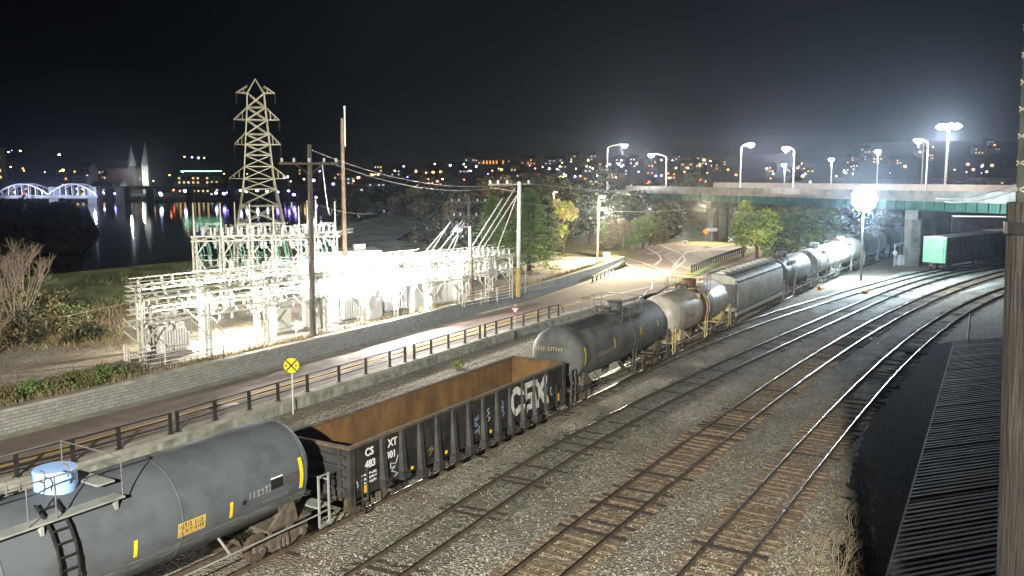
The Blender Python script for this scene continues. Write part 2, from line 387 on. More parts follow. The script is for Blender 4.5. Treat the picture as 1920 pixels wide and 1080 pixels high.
t=thing('retaining_wall','stained concrete retaining wall carrying the black railing beside the train','wall',(*W1[0],0))
W1r=[p for p,h in resample(W1,1.0)]
wall_mesh(W1r,-.1,ZR-.12,.5).build('wall_face',concdirty,t,world=True)
wall_mesh(offs(W1r,-.05),ZR-.12,ZR+.06,.62).build('coping',concrete,t,world=True)
# railing
posts=[]
def pxarc(u,v):
    q=G(u,v,ZR).xy; P=offs(W1r,.22); return min(range(len(P)),key=lambda i:(P[i]-q).length)
P=[p for p,h in resample(offs(W1,.22),.1)]
H=[h for p,h in resample(offs(W1,.22),.1)]
pp=[(15,886),(119,861),(209,838),(291,807),(308,804),(383,784),(449,764),(507,749),(567,733),(624,714),(668,698),(710,684),(752,677),(760,671),(797,662),(832,652),(862,642),(891,634),(900,631),(926,625),(952,616)]
for (u,v) in [(-180,930),(-85,908)]+pp+[(977,610),(1003,602),(1022,596),(1038,591)]:
    q=G(u,v,ZR+.06).xy; posts.append(min(range(len(P)),key=lambda i:(P[i]-q).length))
posts=sorted(set(posts))
t=thing('railing','black steel railing with three horizontal rails along the near edge of the road','railing',(*P[posts[0]],ZR+.06))
ht=.98
for k,i in enumerate(posts):
    MB().box(P[i].x,P[i].y,ZR+.06+ht/2,.16,.09,ht,rz=H[i]).box(P[i].x,P[i].y,ZR+.075,.28,.22,.03,rz=H[i]).build('post',blackp,t,world=True)
for z in (.40,.68,.95):
    g=MB()
    for a_,b_ in zip(posts,posts[1:]):
        if (P[b_]-P[a_]).length<1.3 :
            if g.v: g.build('rail',blackp,t,world=True); g=MB()
            continue
        g.bar((*P[a_],ZR+.06+z),(*P[b_],ZR+.06+z),.05,.06)
    if z==.95:
        e=P[posts[-1]]; d=Vector((math.cos(H[posts[-1]]),math.sin(H[posts[-1]])))
        arc=[(*(e+d*(.9*math.sin(a))),ZR+.06+.95-.9*(1-math.cos(a))) for a in [0,.3,.6,.9,1.2,1.5]]
        g.path(arc,.035,6)
    g.build('rail',blackp,t,world=True)
# ------------------------------------------------------------------ railway tracks
railprof=[(-.065,0),(.065,0),(.065,.02),(.012,.035),(.012,.12),(.036,.13),(.036,.158),(-.036,.158),(-.036,.13),(-.012,.12),(-.012,.035),(-.065,.02)]
def sweep(P,H,off,z0,prof):
    g=MB(); n=len(prof)
    for p,h in zip(P,H):
        nx_,ny_=-math.sin(h),math.cos(h)
        for y,z in prof: g.v.append((p.x+nx_*(off+y),p.y+ny_*(off+y),z0+z))
    for k in range(len(P)-1):
        for i in range(n):
            j=(i+1)%n; g.f.append((k*n+i,k*n+j,(k+1)*n+j,(k+1)*n+i))
    return g
tie_me={}
def tie_mesh(mat,seed):
    key=(mat.name,seed)
    if key not in tie_me:
        g=MB().box(0,0,-.06,.23,2.6,.20); o=g.build('tie',mat); bv=o.modifiers.new('b','BEVEL') if False else None
        tie_me[key]=o.data; bpy.data.objects.remove(o)
    return tie_me[key]
def track(k,label,tiemat,p_dark,zt,buried=0,group='parallel tracks of the rail yard'):
    pts=TR[k]; rs=resample(pts,1.0); P=[p for p,h in rs]; H=[h for p,h in rs]
    t=thing('railway_track',label,'railway track',(*P[0],0),0,None)
    for sgn in (1,-1):
        g=sweep(P,H,sgn*.7525,.012,railprof); r=g.build('rail',railside,t,world=True)
        # polished running surface on the rail head
        g=MB()
        rows=[(-.040,.160),(-.034,.171),(-.018,.176),(0,.177),(.018,.176),(.034,.171),(.040,.160)]; n=len(P)
        for o_,z_ in rows: g.v+=[(p.x-math.sin(h)*(sgn*.7525+o_),p.y+math.cos(h)*(sgn*.7525+o_),z_) for p,h in zip(P,H)]
        g.f=[(r_*n+i,r_*n+i+1,(r_+1)*n+i+1,(r_+1)*n+i) for r_ in range(len(rows)-1) for i in range(n-1)]
        g.build('running_surface',rail_m,r,world=False,smooth='all').matrix_parent_inverse=Matrix.Identity(4)
        r.children[0].data.transform(inv_of(t))
        r.location=(0,0,0)
    rt=resample(pts,.53)
    vis=[]
    for p,h in rt:
        d=Vector((p.x,p.y,-CH)); f_=d.dot(cF)
        if f_<5: continue
        u=960+FPX*d.dot(cR)/f_; v=540-FPX*d.dot(cU)/f_
        if -30<u<1900 and v<1120: vis.append((f_,p,h))
    vis.sort(key=lambda q:q[0]); rnd=random.Random(hash(k)%1000+3 if False else ord(k))
    rest=MB()
    for i,(f_,p,h) in enumerate(vis):
        sh=rnd.uniform(-.06,.06); rz=h+rnd.uniform(-.02,.02); sink=rnd.uniform(-.05,.02)-buried+(-.04 if rnd.random()<.3 else 0)
        x=p.x-math.sin(h)*sh; y=p.y+math.cos(h)*sh
        if i<100:
            mt=tie_m if rnd.random()<p_dark else tiemat
            o=bpy.data.objects.new('tie',tie_mesh(mt,0)); COL.objects.link(o); o.parent=t; o.location=inv_of(t)@Vector((x,y,zt+sink)); o.rotation_euler=(0,0,rz)
            if o.data.materials[0].name=='tie_wood' and tiemat.name!='tie_wood': pass
        elif f_<120: rest.box(x,y,zt+sink-.06,.23,2.6,.20,rz=rz)
    if rest.v:
        o=rest.build('far_ties',tiemat,t,world=True); o['kind']='stuff'
    return t
track('T','track under the freight train, nearest the retaining wall',tie_m,.3,.01,.06)
track('Z','faint siding leading to the green boxcar, between the train and the next track',tie_m,.3,.01,.045)
track('A','half buried track with dirty ties, second from the train',tie_m,.4,.01,.03)
track('B','rusty brown track with bare dark ties down the middle of the yard',tie_b,.22,.02,.0)
track('C','rightmost rusty track, beside the dark drive',tie_b,.1,.02,.01)
# rusty stained ballast between the rails of B and C
stain=M('rust_stained_ballast',(.09,.072,.046),(.42,.35,.24),scale=10,kind='voronoi',lo=.1,hi=.95,bump=.9,rough=.95,c3=(.17,.115,.06),s3=.6,dist=.05)
def ragged_bed(k,off,step,n,mat):
    rn_=random.Random(ord(k)); rs=resample(TR[k],step)[:n]; g=MB(); L_=[];R_=[]; oa=ob=off
    for p,h in rs:
        nA=Vector((-math.sin(h),math.cos(h))); oa=off+.6*(oa-off)+rn_.gauss(0,.13); ob=off+.6*(ob-off)+rn_.gauss(0,.13)
        L_.append(p+nA*oa); R_.append(p-nA*ob)
    for i in range(len(rs)-1): g.poly([(*R_[i],.004),(*R_[i+1],.004),(*L_[i+1],.004),(*L_[i],.004)])
    struct('ballast_bed',g,mat)
for k in 'BC': ragged_bed(k,1.2,.35,430,stain)
mud=M('oily_ballast',(.05,.05,.038),(.29,.28,.22),scale=11,kind='voronoi',lo=.1,hi=.95,bump=.8,rough=.9,c3=(.14,.13,.095),s3=.5,dist=.05)
ragged_bed('A',1.45,.35,450,mud)
# loose stones heaped on the near ballast
rnd=random.Random(5); g=MB()
for i in range(5200):
    u=rnd.uniform(560,1560); v=1080-rnd.random()**1.5*330; p=G(u,v,0)
    s=rnd.uniform(.02,.05); a=rnd.random()*6
    vs=[(p.x+s*math.cos(a+k*1.57)*rnd.uniform(.6,1.2),p.y+s*math.sin(a+k*1.57)*rnd.uniform(.6,1.2),0) for k in range(4)]+[(p.x,p.y,s*rnd.uniform(.7,1.1))]
    g.add(vs,[(0,1,4),(1,2,4),(2,3,4),(3,0,4)])
o=g.build('loose_stones',M('pale_stone',(.18,.17,.135),(.42,.40,.33),scale=2.5,rough=.9)); tag(o,'loose pale ballast stones scattered between the tracks','gravel',None,'stuff')
# spur track set in the road
SP=[G(u,v,.70).xy for u,v in [(1040,463),(1100,470),(1143,479),(1192,491),(1232,505),(1250,521),(1248,541),(1215,563),(1165,588),(1110,612),(1050,640)]]
SP=smooth(SP,2); rs=resample(SP,1.0); Ps=[p for p,h in rs]; Hs=[h for p,h in rs]
t=thing('spur_track','curved spur track set flush in the road, bending towards the train','railway track',(*Ps[0],RD))
for sgn in(1,-1):
    sweep(Ps,Hs,sgn*.7525,0,[(-.04,.0),(.04,.0),(.04,.05),(-.04,.05)]).build('rail',rail_m,None) if False else None
    g=sweep(Ps,Hs,sgn*.7525,RD-.02,[(-.05,0),(.05,0),(.05,.05),(-.05,.05)]); g.build('rail',rail_m,t,world=True)
g=MB()
for s_ in (1.15,-1.35):
    a=[(p.x-math.sin(h)*s_,p.y+math.cos(h)*s_,RD+.012) for p,h in rs][:46]; c=[(p.x-math.sin(h)*(s_+.2),p.y+math.cos(h)*(s_+.2),RD+.012) for p,h in rs][:46]
    b0=len(g.v); n=len(a); g.v+=a+c; g.f+=[(b0+i,b0+i+1,b0+n+i+1,b0+n+i) for i in range(n-1)]
g.build('crossing_edge',wl,t,world=True)
# spur bed
g=MB()
for (p,h),(q,h2) in zip(rs[34:],rs[35:]):
    nA=Vector((-math.sin(h),math.cos(h))); nB=Vector((-math.sin(h2),math.cos(h2)))
    g.poly([(*(p-nA*1.9),.62),(*(q-nB*1.9),.62),(*(q+nB*1.9),.62),(*(p+nA*1.9),.62)])
# gravel fill between the guardrail and the train
g=MB(); g.poly(flat([G(u,v,RD).xy for u,v in [(1231,549),(1262,530),(1300,508),(1395,470),(1440,458),(1520,452)]]+[Vector((40.5,120)),Vector((30,101)),Vector((20,84)),Vector((14,72))],.55)); 
redg=M('red_gravel',(.20,.12,.08),(.34,.23,.16),scale=6,kind='voronoi',lo=.1,hi=.9,bump=.5,rough=.95,c3=(.14,.09,.06),s3=.3)
struct('gravel_bank',g,redg)
# pale gravel under the floodlight
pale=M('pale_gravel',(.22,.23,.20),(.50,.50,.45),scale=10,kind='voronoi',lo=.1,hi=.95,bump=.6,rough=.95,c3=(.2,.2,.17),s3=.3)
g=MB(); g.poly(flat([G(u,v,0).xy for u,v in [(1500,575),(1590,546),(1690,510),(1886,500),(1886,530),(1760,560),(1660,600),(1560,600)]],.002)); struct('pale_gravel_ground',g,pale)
# drive on the right, the shade over it put into a near-black colour
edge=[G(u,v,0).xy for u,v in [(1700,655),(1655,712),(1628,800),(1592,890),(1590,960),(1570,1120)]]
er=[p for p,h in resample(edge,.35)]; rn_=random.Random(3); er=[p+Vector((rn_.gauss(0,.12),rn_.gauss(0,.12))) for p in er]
g=MB(); g.poly(flat(er+[G(u,v,0).xy for u,v in [(1990,1120),(1930,640),(1790,640)]],.004)); struct('drive',g,shadeasph)
# ------------------------------------------------------------------ rolling stock (local x along the track, z=0 at rail top)
tree_cache={}
def truck_proto():
    sf=MB()
    for s in (-1,1):
        y=s*1.02
        sf.extr([(y-.07,0),(y+.07,0),(y+.07,.01),(y-.07,.01)],0,0) if False else None
        prof=[(-1.15,.42),(-1.15,.62),(-.75,.66),(-.42,.80),(.42,.80),(.75,.66),(1.15,.62),(1.15,.42),(.85,.40),(.45,.22),(-.45,.22),(-.85,.40)]
        n=len(prof); vs=[(x,y-.06,z) for x,z in prof]+[(x,y+.06,z) for x,z in prof]
        sf.add(vs,[tuple(range(n)),tuple(range(2*n-1,n-1,-1))]+[(i,n+i,n+(i+1)%n,(i+1)%n) for i in range(n)])
        for x in (-.89,.89): sf.lathe([(.11,-.10),(.13,0),(.09,.07)],10,'y',(x,y+s*.06,.46))
    sf.box(0,0,.66,.42,2.3,.22)
    sp=MB()
    for s in(-1,1):
        for x in (-.18,0,.18): sp.lathe([(.07,.26),(.09,.31),(.07,.36),(.09,.41),(.07,.46),(.09,.51),(.07,.56)],8,'z',(x,s*1.10,0))
    wh=MB(); wh.lathe([(.30,-.07),(.455,-.07),(.49,-.055),(.49,-.045),(.455,-.03),(.45,.065),(.33,.07)],28,'y',(0,0,0),cap=True)
    ax=MB(); ax.tube((0,-.95,0),(0,.95,0),.08,10)
    return sf,sp,wh,ax
_tp=truck_proto(); _tm={}
def add_truck(parent,x,fine=True,mat=None):
    mat=mat or truckm
    key=mat.name
    if key not in _tm:
        o1=_tp[0].build('side_frame',mat); o2=_tp[1].build('spring',mat); o3=_tp[2].build('wheel',wheelm,smooth=True); o4=_tp[3].build('axle',wheelm)
        _tm[key]=[o.data for o in (o1,o2,o3,o4)]
        for o in (o1,o2,o3,o4): bpy.data.objects.remove(o)
    d=_tm[key]
    def put(nm,me,p,loc):
        o=bpy.data.objects.new(nm,me); COL.objects.link(o); o.parent=p; o.location=loc; return o
    t=put('truck',d[0],parent,(x,0,0)); put('spring',d[1],t,(0,0,0))
    for ax in (-.89,.89):
        put('axle',d[3],t,(ax,0,.455))
        for s in (-1,1):
            w_=put('wheel',d[2],t,(ax,s*.78,.455)); w_.rotation_euler=(0,0,0 if s<0 else PI)
def coupler(parent,L,mat=None):
    for s in (-1,1):
        MB().box(s*(L/2+.28),0,.82,.75,.16,.2).box(s*(L/2+.6),0,.82,.2,.3,.28).build('coupler',mat or truckm,parent)
def car(name,label,a0,a1,cat='rail car',group=None,gap=0.0):
    p0,_=t_arc(a0); p1,_=t_arc(a1); c=(p0+p1)/2; d=p1-p0
    t=thing(name,label,cat,(c.x,c.y,.17),math.atan2(d.y,d.x),group)
    return t,d.length
def text_mesh(parent,body,size,mat,loc,rot,name='lettering',sx=1,bold=False,align='LEFT'):
    cu=bpy.data.curves.new('txt','FONT'); cu.body=body; cu.size=size; cu.align_x=align; cu.extrude=.004
    if bold: cu.offset=size*.03
    cu.resolution_u=3
    o=bpy.data.objects.new('txt',cu); COL.objects.link(o); bpy.context.view_layer.update()
    dg=bpy.context.evaluated_depsgraph_get(); me=bpy.data.meshes.new_from_object(o.evaluated_get(dg)); bpy.data.objects.remove(o); bpy.data.curves.remove(cu)
    me.materials.clear(); me.materials.append(mat)
    n=bpy.data.objects.new(name,me); COL.objects.link(n); n.parent=parent; n.location=loc; n.rotation_euler=rot; n.scale=(sx,1,1)
    return n
def shell_arc(mb,Rr,zc,x,w,a0,a1,n,lift=.012):
    """a thin patch lying on the tank shell on the right (-y) side; angles from horizontal"""
    vs=[]
    for i in range(n+1):
        a=a0+(a1-a0)*i/n
        for xx in (x-w/2,x+w/2): vs.append((xx,-(Rr+lift)*math.cos(a),zc+(Rr+lift)*math.sin(a)))
    return mb.add(vs,[(2*i,2*i+1,2*i+3,2*i+2) for i in range(n)])
def tank_car(label,a0,a1,Rr=1.52,zc=2.62,mat=tankgrey,name='tank_car',bands=(),ladder_x=0.0,plat=True,platx=0.0,platL=4.0,frame_mat=None,strips=(),dome_mat=None,fine=1,full_sill=True,belly=None,group='tank cars of the freight train',rough_top=False,head=.75,endframe=None,domex=.35,domeR=.5):
    t,L=car(name,label,a0,a1,'tank car',group)
    fm=frame_mat or steelgrey; hx=L/2-.35; hl=head
    prof=[]
    for i in range(9):
        a=PI/2*i/8; prof.append((max(.02,Rr*math.sin(a)),-hx+hl-hl*math.cos(a)))
    prof+= [(r,-h) for r,h in reversed(prof)]
    MB().lathe(prof,48,'x',(0,0,zc)).build('tank_shell',mat,t,smooth=True)
    # weld rings
    for f in (-.5,-.17,.17,.5): MB().lathe([(Rr+.003,f*(2*hx-1.4)-.035),(Rr+.012,f*(2*hx-1.4)-.02),(Rr+.012,f*(2*hx-1.4)+.02),(Rr+.003,f*(2*hx-1.4)+.035)],48,'x',(0,0,zc),cap=False).build('weld_ring',mat,t,smooth=True)
    # stub sills, bolsters, saddles
    for s in (-1,1):
        g=MB(); g.box(s*(L/2-1.2),0,.95,2.5,.4,.3)
        x=s*(L/2-1.55)
        g.extr([(-1.25,.85),(1.25,.85),(1.3,1.25),(1.0,1.75),(-1.0,1.75),(-1.3,1.25)],x-.12,x+.12)
        g.extr([(-1.3,1.0),(1.3,1.0),(1.3,1.1),(-1.3,1.1)],x-1.0,x+.9)
        g.build('stub_sill',endframe or truckm,t)
    # end platforms, handrails, ladders
    for s in (-1,1):
        MB().box(s*(L/2-.1),0,1.12,.55,2.7,.06).build('end_platform',fm,t)
        g=MB()
        for y in (-1.38,1.38):
            for xx in (L/2-.35,L/2+.12):
                g.bar((s*xx,y,.45),(s*xx,y,2.25),.06,.06)
            for z in (.5,.95,2.22): g.bar((s*(L/2-.35),y,z),(s*(L/2+.12),y,z),.045)
        g.bar((s*(L/2+.12),-1.38,2.0),(s*(L/2+.12),1.38,2.0),.045)
        g.build('end_ladder',fm,t)
        g=MB()
        for y in(-1.25,): g.extr([(y-.04,1.15),(y+.04,1.15),(y+.04,1.95),(y-.04,1.95)],s*(L/2-1.75)-.25,s*(L/2-1.75)+.05)
        vs=[(s*(L/2-2.6),-1.36,1.1),(s*(L/2-1.75),-1.36,1.75),(s*(L/2-1.45),-1.36,1.75),(s*(L/2-1.3),-1.36,1.1)]
        vs2=[(x,y+.08,z) for x,y,z in vs]; g.add(vs+vs2,[(0,1,2,3),(7,6,5,4),(0,4,5,1),(1,5,6,2),(2,6,7,3),(3,7,4,0)])
        g.build('bolster_bracket',endframe or truckm,t)
    for y in (-1.42,1.42):
        g=MB(); g.tube((-L/2+.3,y,.95),(L/2-.3,y,.95),.028,6)
        for f in (-.25,0,.25): g.bar((f*L,y,.95),(f*L,y*.62,zc-Rr*.80),.05)
        g.build('side_handrail',fm,t)
    # outlet valve
    MB().lathe([(.18,.55),(.25,.75),(.3,1.12)],12,'z').build('bottom_outlet',truckm,t)
    for s in (-1,1): add_truck(t,s*(L/2-1.75))
    coupler(t,L)
    if ladder_x is not None:
        for sy in (-1,1):
            g=MB()
            for xx in (ladder_x-.24,ladder_x+.24):
                pts=[(xx,sy*(Rr+.13)*math.cos(a),zc+(Rr+.13)*math.sin(a)) for a in [1.12,.85,.6,.35,.1,-.15,-.4]]+[(xx,sy*1.45,.5)]
                for a_,b_ in zip(pts,pts[1:]): g.bar(a_,b_,.07,.035)
            k=0
            for a in [1.0,.8,.6,.4,.2,0,-.2,-.4]:
                g.bar((ladder_x-.24,sy*(Rr+.13)*math.cos(a),zc+(Rr+.13)*math.sin(a)),(ladder_x+.24,sy*(Rr+.13)*math.cos(a),zc+(Rr+.13)*math.sin(a)),.035)
            for z in (1.6,1.25,.9,.55): g.bar((ladder_x-.24,sy*1.47,z),(ladder_x+.24,sy*1.47,z),.035)
            g.build('side_ladder',blackp if fine>1 else fm,t)
    if plat:
        zt=zc+Rr-.30; g=MB()
        for y in (-1.12,1.12): g.box(platx,y,zt-.04,platL,.5,.05)
        for x in (-platL/2+.25,platL/2-.25): g.box(platx+x,0,zt+.31,.5,1.9,.05)
        for x in (-platL/2+.2,0,platL/2-.2):
            for y in (-1.12,1.12): g.box(platx+x,y,zt-.2,.08,.35,.3)
        g.build('top_platform',fm,t)
        g=MB(); y=1.34; hx2=platL/2-.05; z0=zt; z1=zt+1.05
        for yy in (-y,y):
            g.tube((platx-hx2,yy,z1),(platx+hx2,yy,z1),.019)
            for x in (-hx2,-.35,.35,hx2): g.tube((platx+x,yy,z0-.05),(platx+x,yy,z1),.019)
        for x in (-hx2,hx2): g.tube((platx+x,-y,z1),(platx+x,y,z1),.019)
        if fine>1:
            for x in (ladder_x-.3,ladder_x+.3,ladder_x-.9,ladder_x-1.2): g.path([(x,-y,z1-.1),(x,-y-.05,z1+.1),(x,-y-.02,z1+.2),(x,-y+.15,z1+.2)],.019)
        g.build('platform_railing',M('railing_dark_steel',(.09,.095,.09),(.14,.145,.14),scale=3,rough=.7),t)
        dm=dome_mat or mat
        zt+=.33; dR=domeR; MB().lathe([(dR,zt-.25),(dR,zt+.40),(dR+.02,zt+.42),(dR,zt+.48),(dR-.1,zt+.49)],24,'z',(platx+domex,0,0)).build('dome',dm,t,smooth=True)
        g=MB(); g.lathe([(.33,zt-.25),(.33,zt+.12),(.36,zt+.14),(.36,zt+.2)],18,'z',(platx-.95,.05,0))
        for a in range(6): g.lathe([(.04,zt+.1),(.04,zt+.3)],8,'z',(platx-.95+.33*math.cos(a*1.05),.05+.33*math.sin(a*1.05),0))
        g.box(platx-1.35,-.35,zt+.08,.25,.18,.22); g.lathe([(.09,zt),(.09,zt+.32),(.13,zt+.34)],10,'z',(platx-1.45,.35,0))
        g.build('top_fittings',truckm,t)
    if strips:
        for (x,lo_,hi_) in strips:
            g=MB(); shell_arc(g,Rr,zc,x,.115,lo_,hi_,5); g.build('reflective_strip',yellowp,t)
    for (x,w_,m_) in bands:
        MB().lathe([(Rr+.012,x-w_/2),(Rr+.02,x-w_/2+.02),(Rr+.02,x+w_/2-.02),(Rr+.012,x+w_/2)],48,'x',(0,0,zc),cap=False).build('paint_shade_band',m_,t,smooth=True)  # real paint on the rust banded car, painted gap shade on far cars
    return t,L
txw=M('lettering_white',(.62,.62,.58),(.75,.75,.7),scale=9,rough=.7); txg=M('lettering_faded',(.24,.25,.25),(.33,.34,.33),scale=9,rough=.8)
# 1. nearest tank car
bluew=M('protective_cover_pale_blue',(.30,.48,.85),(.38,.56,.92),scale=2,rough=.5)
t,L=tank_car('dark grey tank car nearest the camera, pale blue dome and railed walkway on top',1.2,17.75,Rr=1.55,zc=2.62,mat=tankgrey,ladder_x=-.95,platx=-1.35,platL=4.4,domex=1.15,domeR=.52,dome_mat=bluew,fine=2,strips=((L_,-.32,.0) for L_ in (.95,4.15)),head=.8)
zc=2.62;Rr=1.55
g=MB(); shell_arc(g,Rr,zc,7.0,.15,-.30,.36,8); g.build('reflective_strip',yellowp,t)
g=MB(); shell_arc(g,Rr,zc,2.75,.95,-.30,-.02,6,.01); g.build('placard',M('placard_mustard',(.40,.27,.06),(.52,.38,.12),scale=14,rough=.7),t)
def side_text(body,size,x,z,mat,y=-1.6,**k):
    return text_mesh(t,body,size,mat,(x,y,z),(PI/2,0,0),**k)
def shell_text(tt,body,size,x,a,mat,Rr=1.55,zc=2.62,name='lettering',**k):
    return text_mesh(tt,body,size,mat,(x,-(Rr+.02)*math.cos(a),zc+(Rr+.02)*math.sin(a)),(PI/2-a,0,0),name=name,**k)
def worn(tt,x,a,w,h,mat,Rr,zc,seed=1):
    # lettering too worn to read: short upright strokes lying on the shell
    r_=random.Random(seed); g=MB(); xx=x
    while xx<x+w:
        ww=r_.uniform(.25,.55)*h
        if r_.random()<.85: 
            a2=a+h/Rr*r_.uniform(.75,1); shell_arc(g,Rr,zc,xx+ww/2,ww*.35,a,a2,2,.016)
            if r_.random()<.6: shell_arc(g,Rr,zc,xx+ww/2,ww*.95,a2-.18*h/Rr,a2,1,.016)
            if r_.random()<.6: shell_arc(g,Rr,zc,xx+ww/2,ww*.95,a,a+.18*h/Rr,1,.016)
        xx+=ww*1.25+.02
    return g.build('worn_lettering',mat,tt)
worn(t,2.36,-.13,.78,.13,blackflat,Rr,zc,3); worn(t,2.4,-.23,.7,.11,blackflat,Rr,zc,4)
worn(t,4.8,-.1,.85,.24,txg,Rr,zc,5); g=MB(); shell_arc(g,Rr,zc,5.95,.5,-.08,.12,4); g.build('stencil_panel',blackflat,t); g=MB(); shell_arc(g,Rr,zc,6.58,.62,-.1,.12,4); g.build('stencil_panel',M('stencil_brown',(.05,.04,.04),(.09,.08,.07),scale=20,rough=.8),t)
g=MB(); shell_arc(g,Rr,zc,5.95,.5,.13,.16,2); g.build('stencil_bar',txw,t)
worn(t,5.4,-.3,1.0,.10,txg,Rr,zc,6)
# grime streak along the lower shell
g=MB(); shell_arc(g,Rr,zc,1.8,11.0,-.62,-.40,4,.006); g.build('lower_dirt_band',M('faded_shell_dirt',(.085,.09,.092),(.16,.165,.165),scale=3,rough=.7,stretch=(.5,1,5),lo=.45,hi=.6),t)
MB().lathe([(.03,0),(.09,.01),(.09,.035),(.03,.04)],10,'y',(4.65,-1.55,2.45)).build('gauge',blackflat,t)
# 2. gondola
ga0,ga1=18.75,34.95
t,L=car('gondola_car','open topped black gondola car with rusty empty interior and white lettering on ribbed side',ga0,ga1,'gondola car')
goblk=M('gondola_black_paint',(.009,.009,.009),(.024,.023,.021),scale=1.2,rough=.6,bump=.12,c3=(.04,.037,.032),s3=2.5,dist=.01)
gorib=M('gondola_rib_paint',(.02,.02,.019),(.045,.043,.039),scale=2,rough=.65,bump=.1,dist=.01)
W=1.52; H0=1.0; H1=2.80; l=L/2
for s in (-1,1): MB().box(0,s*W,(H0+H1)/2,L-.1,.03,H1-H0).build('side_sheet',goblk,t)
for s in(-1,1):
    g=MB(); g.box(s*(l-.05),0,(H0+H1)/2,.04,2*W,H1-H0)
    for z in (1.35,1.75,2.15,2.5): g.box(s*(l+.02),0,z,.12,2*W-.3,.1)
    for y in (-1.1,0,1.1): g.box(s*(l+.02),y,(H0+H1)/2,.10,.14,H1-H0)
    g.build('end_panel',gorib,t)
g=MB()
g.box(0,-W+.035,(1.15+H1)/2,L-.2,.02,H1-1.15).box(0,W-.035,(1.15+H1)/2,L-.2,.02,H1-1.15).box(-l+.12,0,(1.15+H1)/2,.02,2*W-.1,H1-1.15).box(l-.12,0,(1.15+H1)/2,.02,2*W-.1,H1-1.15).box(0,0,1.14,L-.2,2*W-.1,.03)
g.build('rusty_interior',rust,t)
g=MB()
for s in(-1,1): g.box(0,s*W,H1+.05,L+.06,.17,.10); g.box(s*l,0,H1+.052,.17,2*W+.1,.10)
g.build('top_chord',M('chord_worn',(.06,.045,.03),(.13,.09,.05),scale=4,rough=.8),t)
g=MB(); g.box(0,0,.95,L,.5,.3)
for s in(-1,1): g.box(0,s*(W-.03),1.0,L-.3,.12,.12)
g.build('underframe',goblk,t)
ribx=[-l+1.8+1.13*k for k in range(12)]
for s in (-1,1):
    for x in ribx:
        g=MB(); y=s*(W+.015)
        zt_,zb=H1,.90
        vs=[]
        for z,wd,dp_ in ((zt_,.15,.05),(zb,.19,.20)):
            vs+=[(x-wd,y,z),(x-wd*.62,y+s*dp_,z),(x+wd*.62,y+s*dp_,z),(x+wd,y,z)]
        g.add(vs,[(0,1,5,4),(1,2,6,5),(2,3,7,6),(3,0,4,7),(0,3,2,1),(4,5,6,7)]); g.build('side_post',gorib,t)
        inner=abs(x)<l-3.0
        g=MB(); d_=.62 if inner else .9
        g.box(x,y+s*.12,d_+.14,.42,.30,.30 if inner else .14).box(x,y+s*.12,d_+.30,.46,.34,.03); g.build('post_foot',gorib,t)
    for sx in (-1,1):
        MB().box(sx*(l-.12),s*(W+.02),(.75+H1)/2,.26,.10,H1-.75).build('corner_post',gorib,t)
        g=MB()
        for z in (.45,.85,1.25,1.65): g.bar((sx*(l-.55),s*(W+.1),z),(sx*(l-.15),s*(W+.1),z),.03)
        for xx in (l-.55,l-.15): g.bar((sx*xx,s*(W+.1),.4),(sx*xx,s*(W+.1),1.7),.03)
        g.build('grab_irons',gorib,t)
        MB().box(sx*(l-.9),s*(W+.04),1.35,.07,.06,1.1).build('brace',gorib,t)
def gtext(body,size,x,z,mat=txw,y=-(W+.022),**k): return text_mesh(t,body,size,mat,(-l+x,y,z),(PI/2,0,0),**k)
gtext('CS',.40,.83,2.32,bold=True); gtext('483',.38,.82,1.88,bold=True); gtext('XT',.40,2.12,2.32,bold=True); gtext('301',.38,2.0,1.88,bold=True)
r_=random.Random(8)
for i in range(3):
    g=MB()
    for x0,n_ in ((.62,4),(1.05,6)):
        for k in range(n_):
            g.box(-l+x0+k*.07,-(W+.024),1.66-.15*i,.02,.012,r_.uniform(.05,.10))
            if r_.random()<.7: g.box(-l+x0+k*.07+.015,-(W+.024),1.66-.15*i+r_.choice((-.04,0,.04)),.045,.012,.018)
    g.build('worn_lettering',txw,t)
for x,z in ((.68,1.16),(3.45,1.12),(5.72,1.12),(9.1,1.12),(12.3,1.12)):
    MB().box(-l+x+.08,-(W+.03),z,.2 if x in(.68,) else .13,.02,.28 if x in(.68,) else .13).build('reflector',yellowp if x!=.68 else M('reflector_orange',(.80,.42,.02),rough=.4),t)
MB().box(l-.75,-(W+.03),1.25,.3,.02,.38).build('reflector',M('reflector_orange',(.80,.42,.02),rough=.4),t)
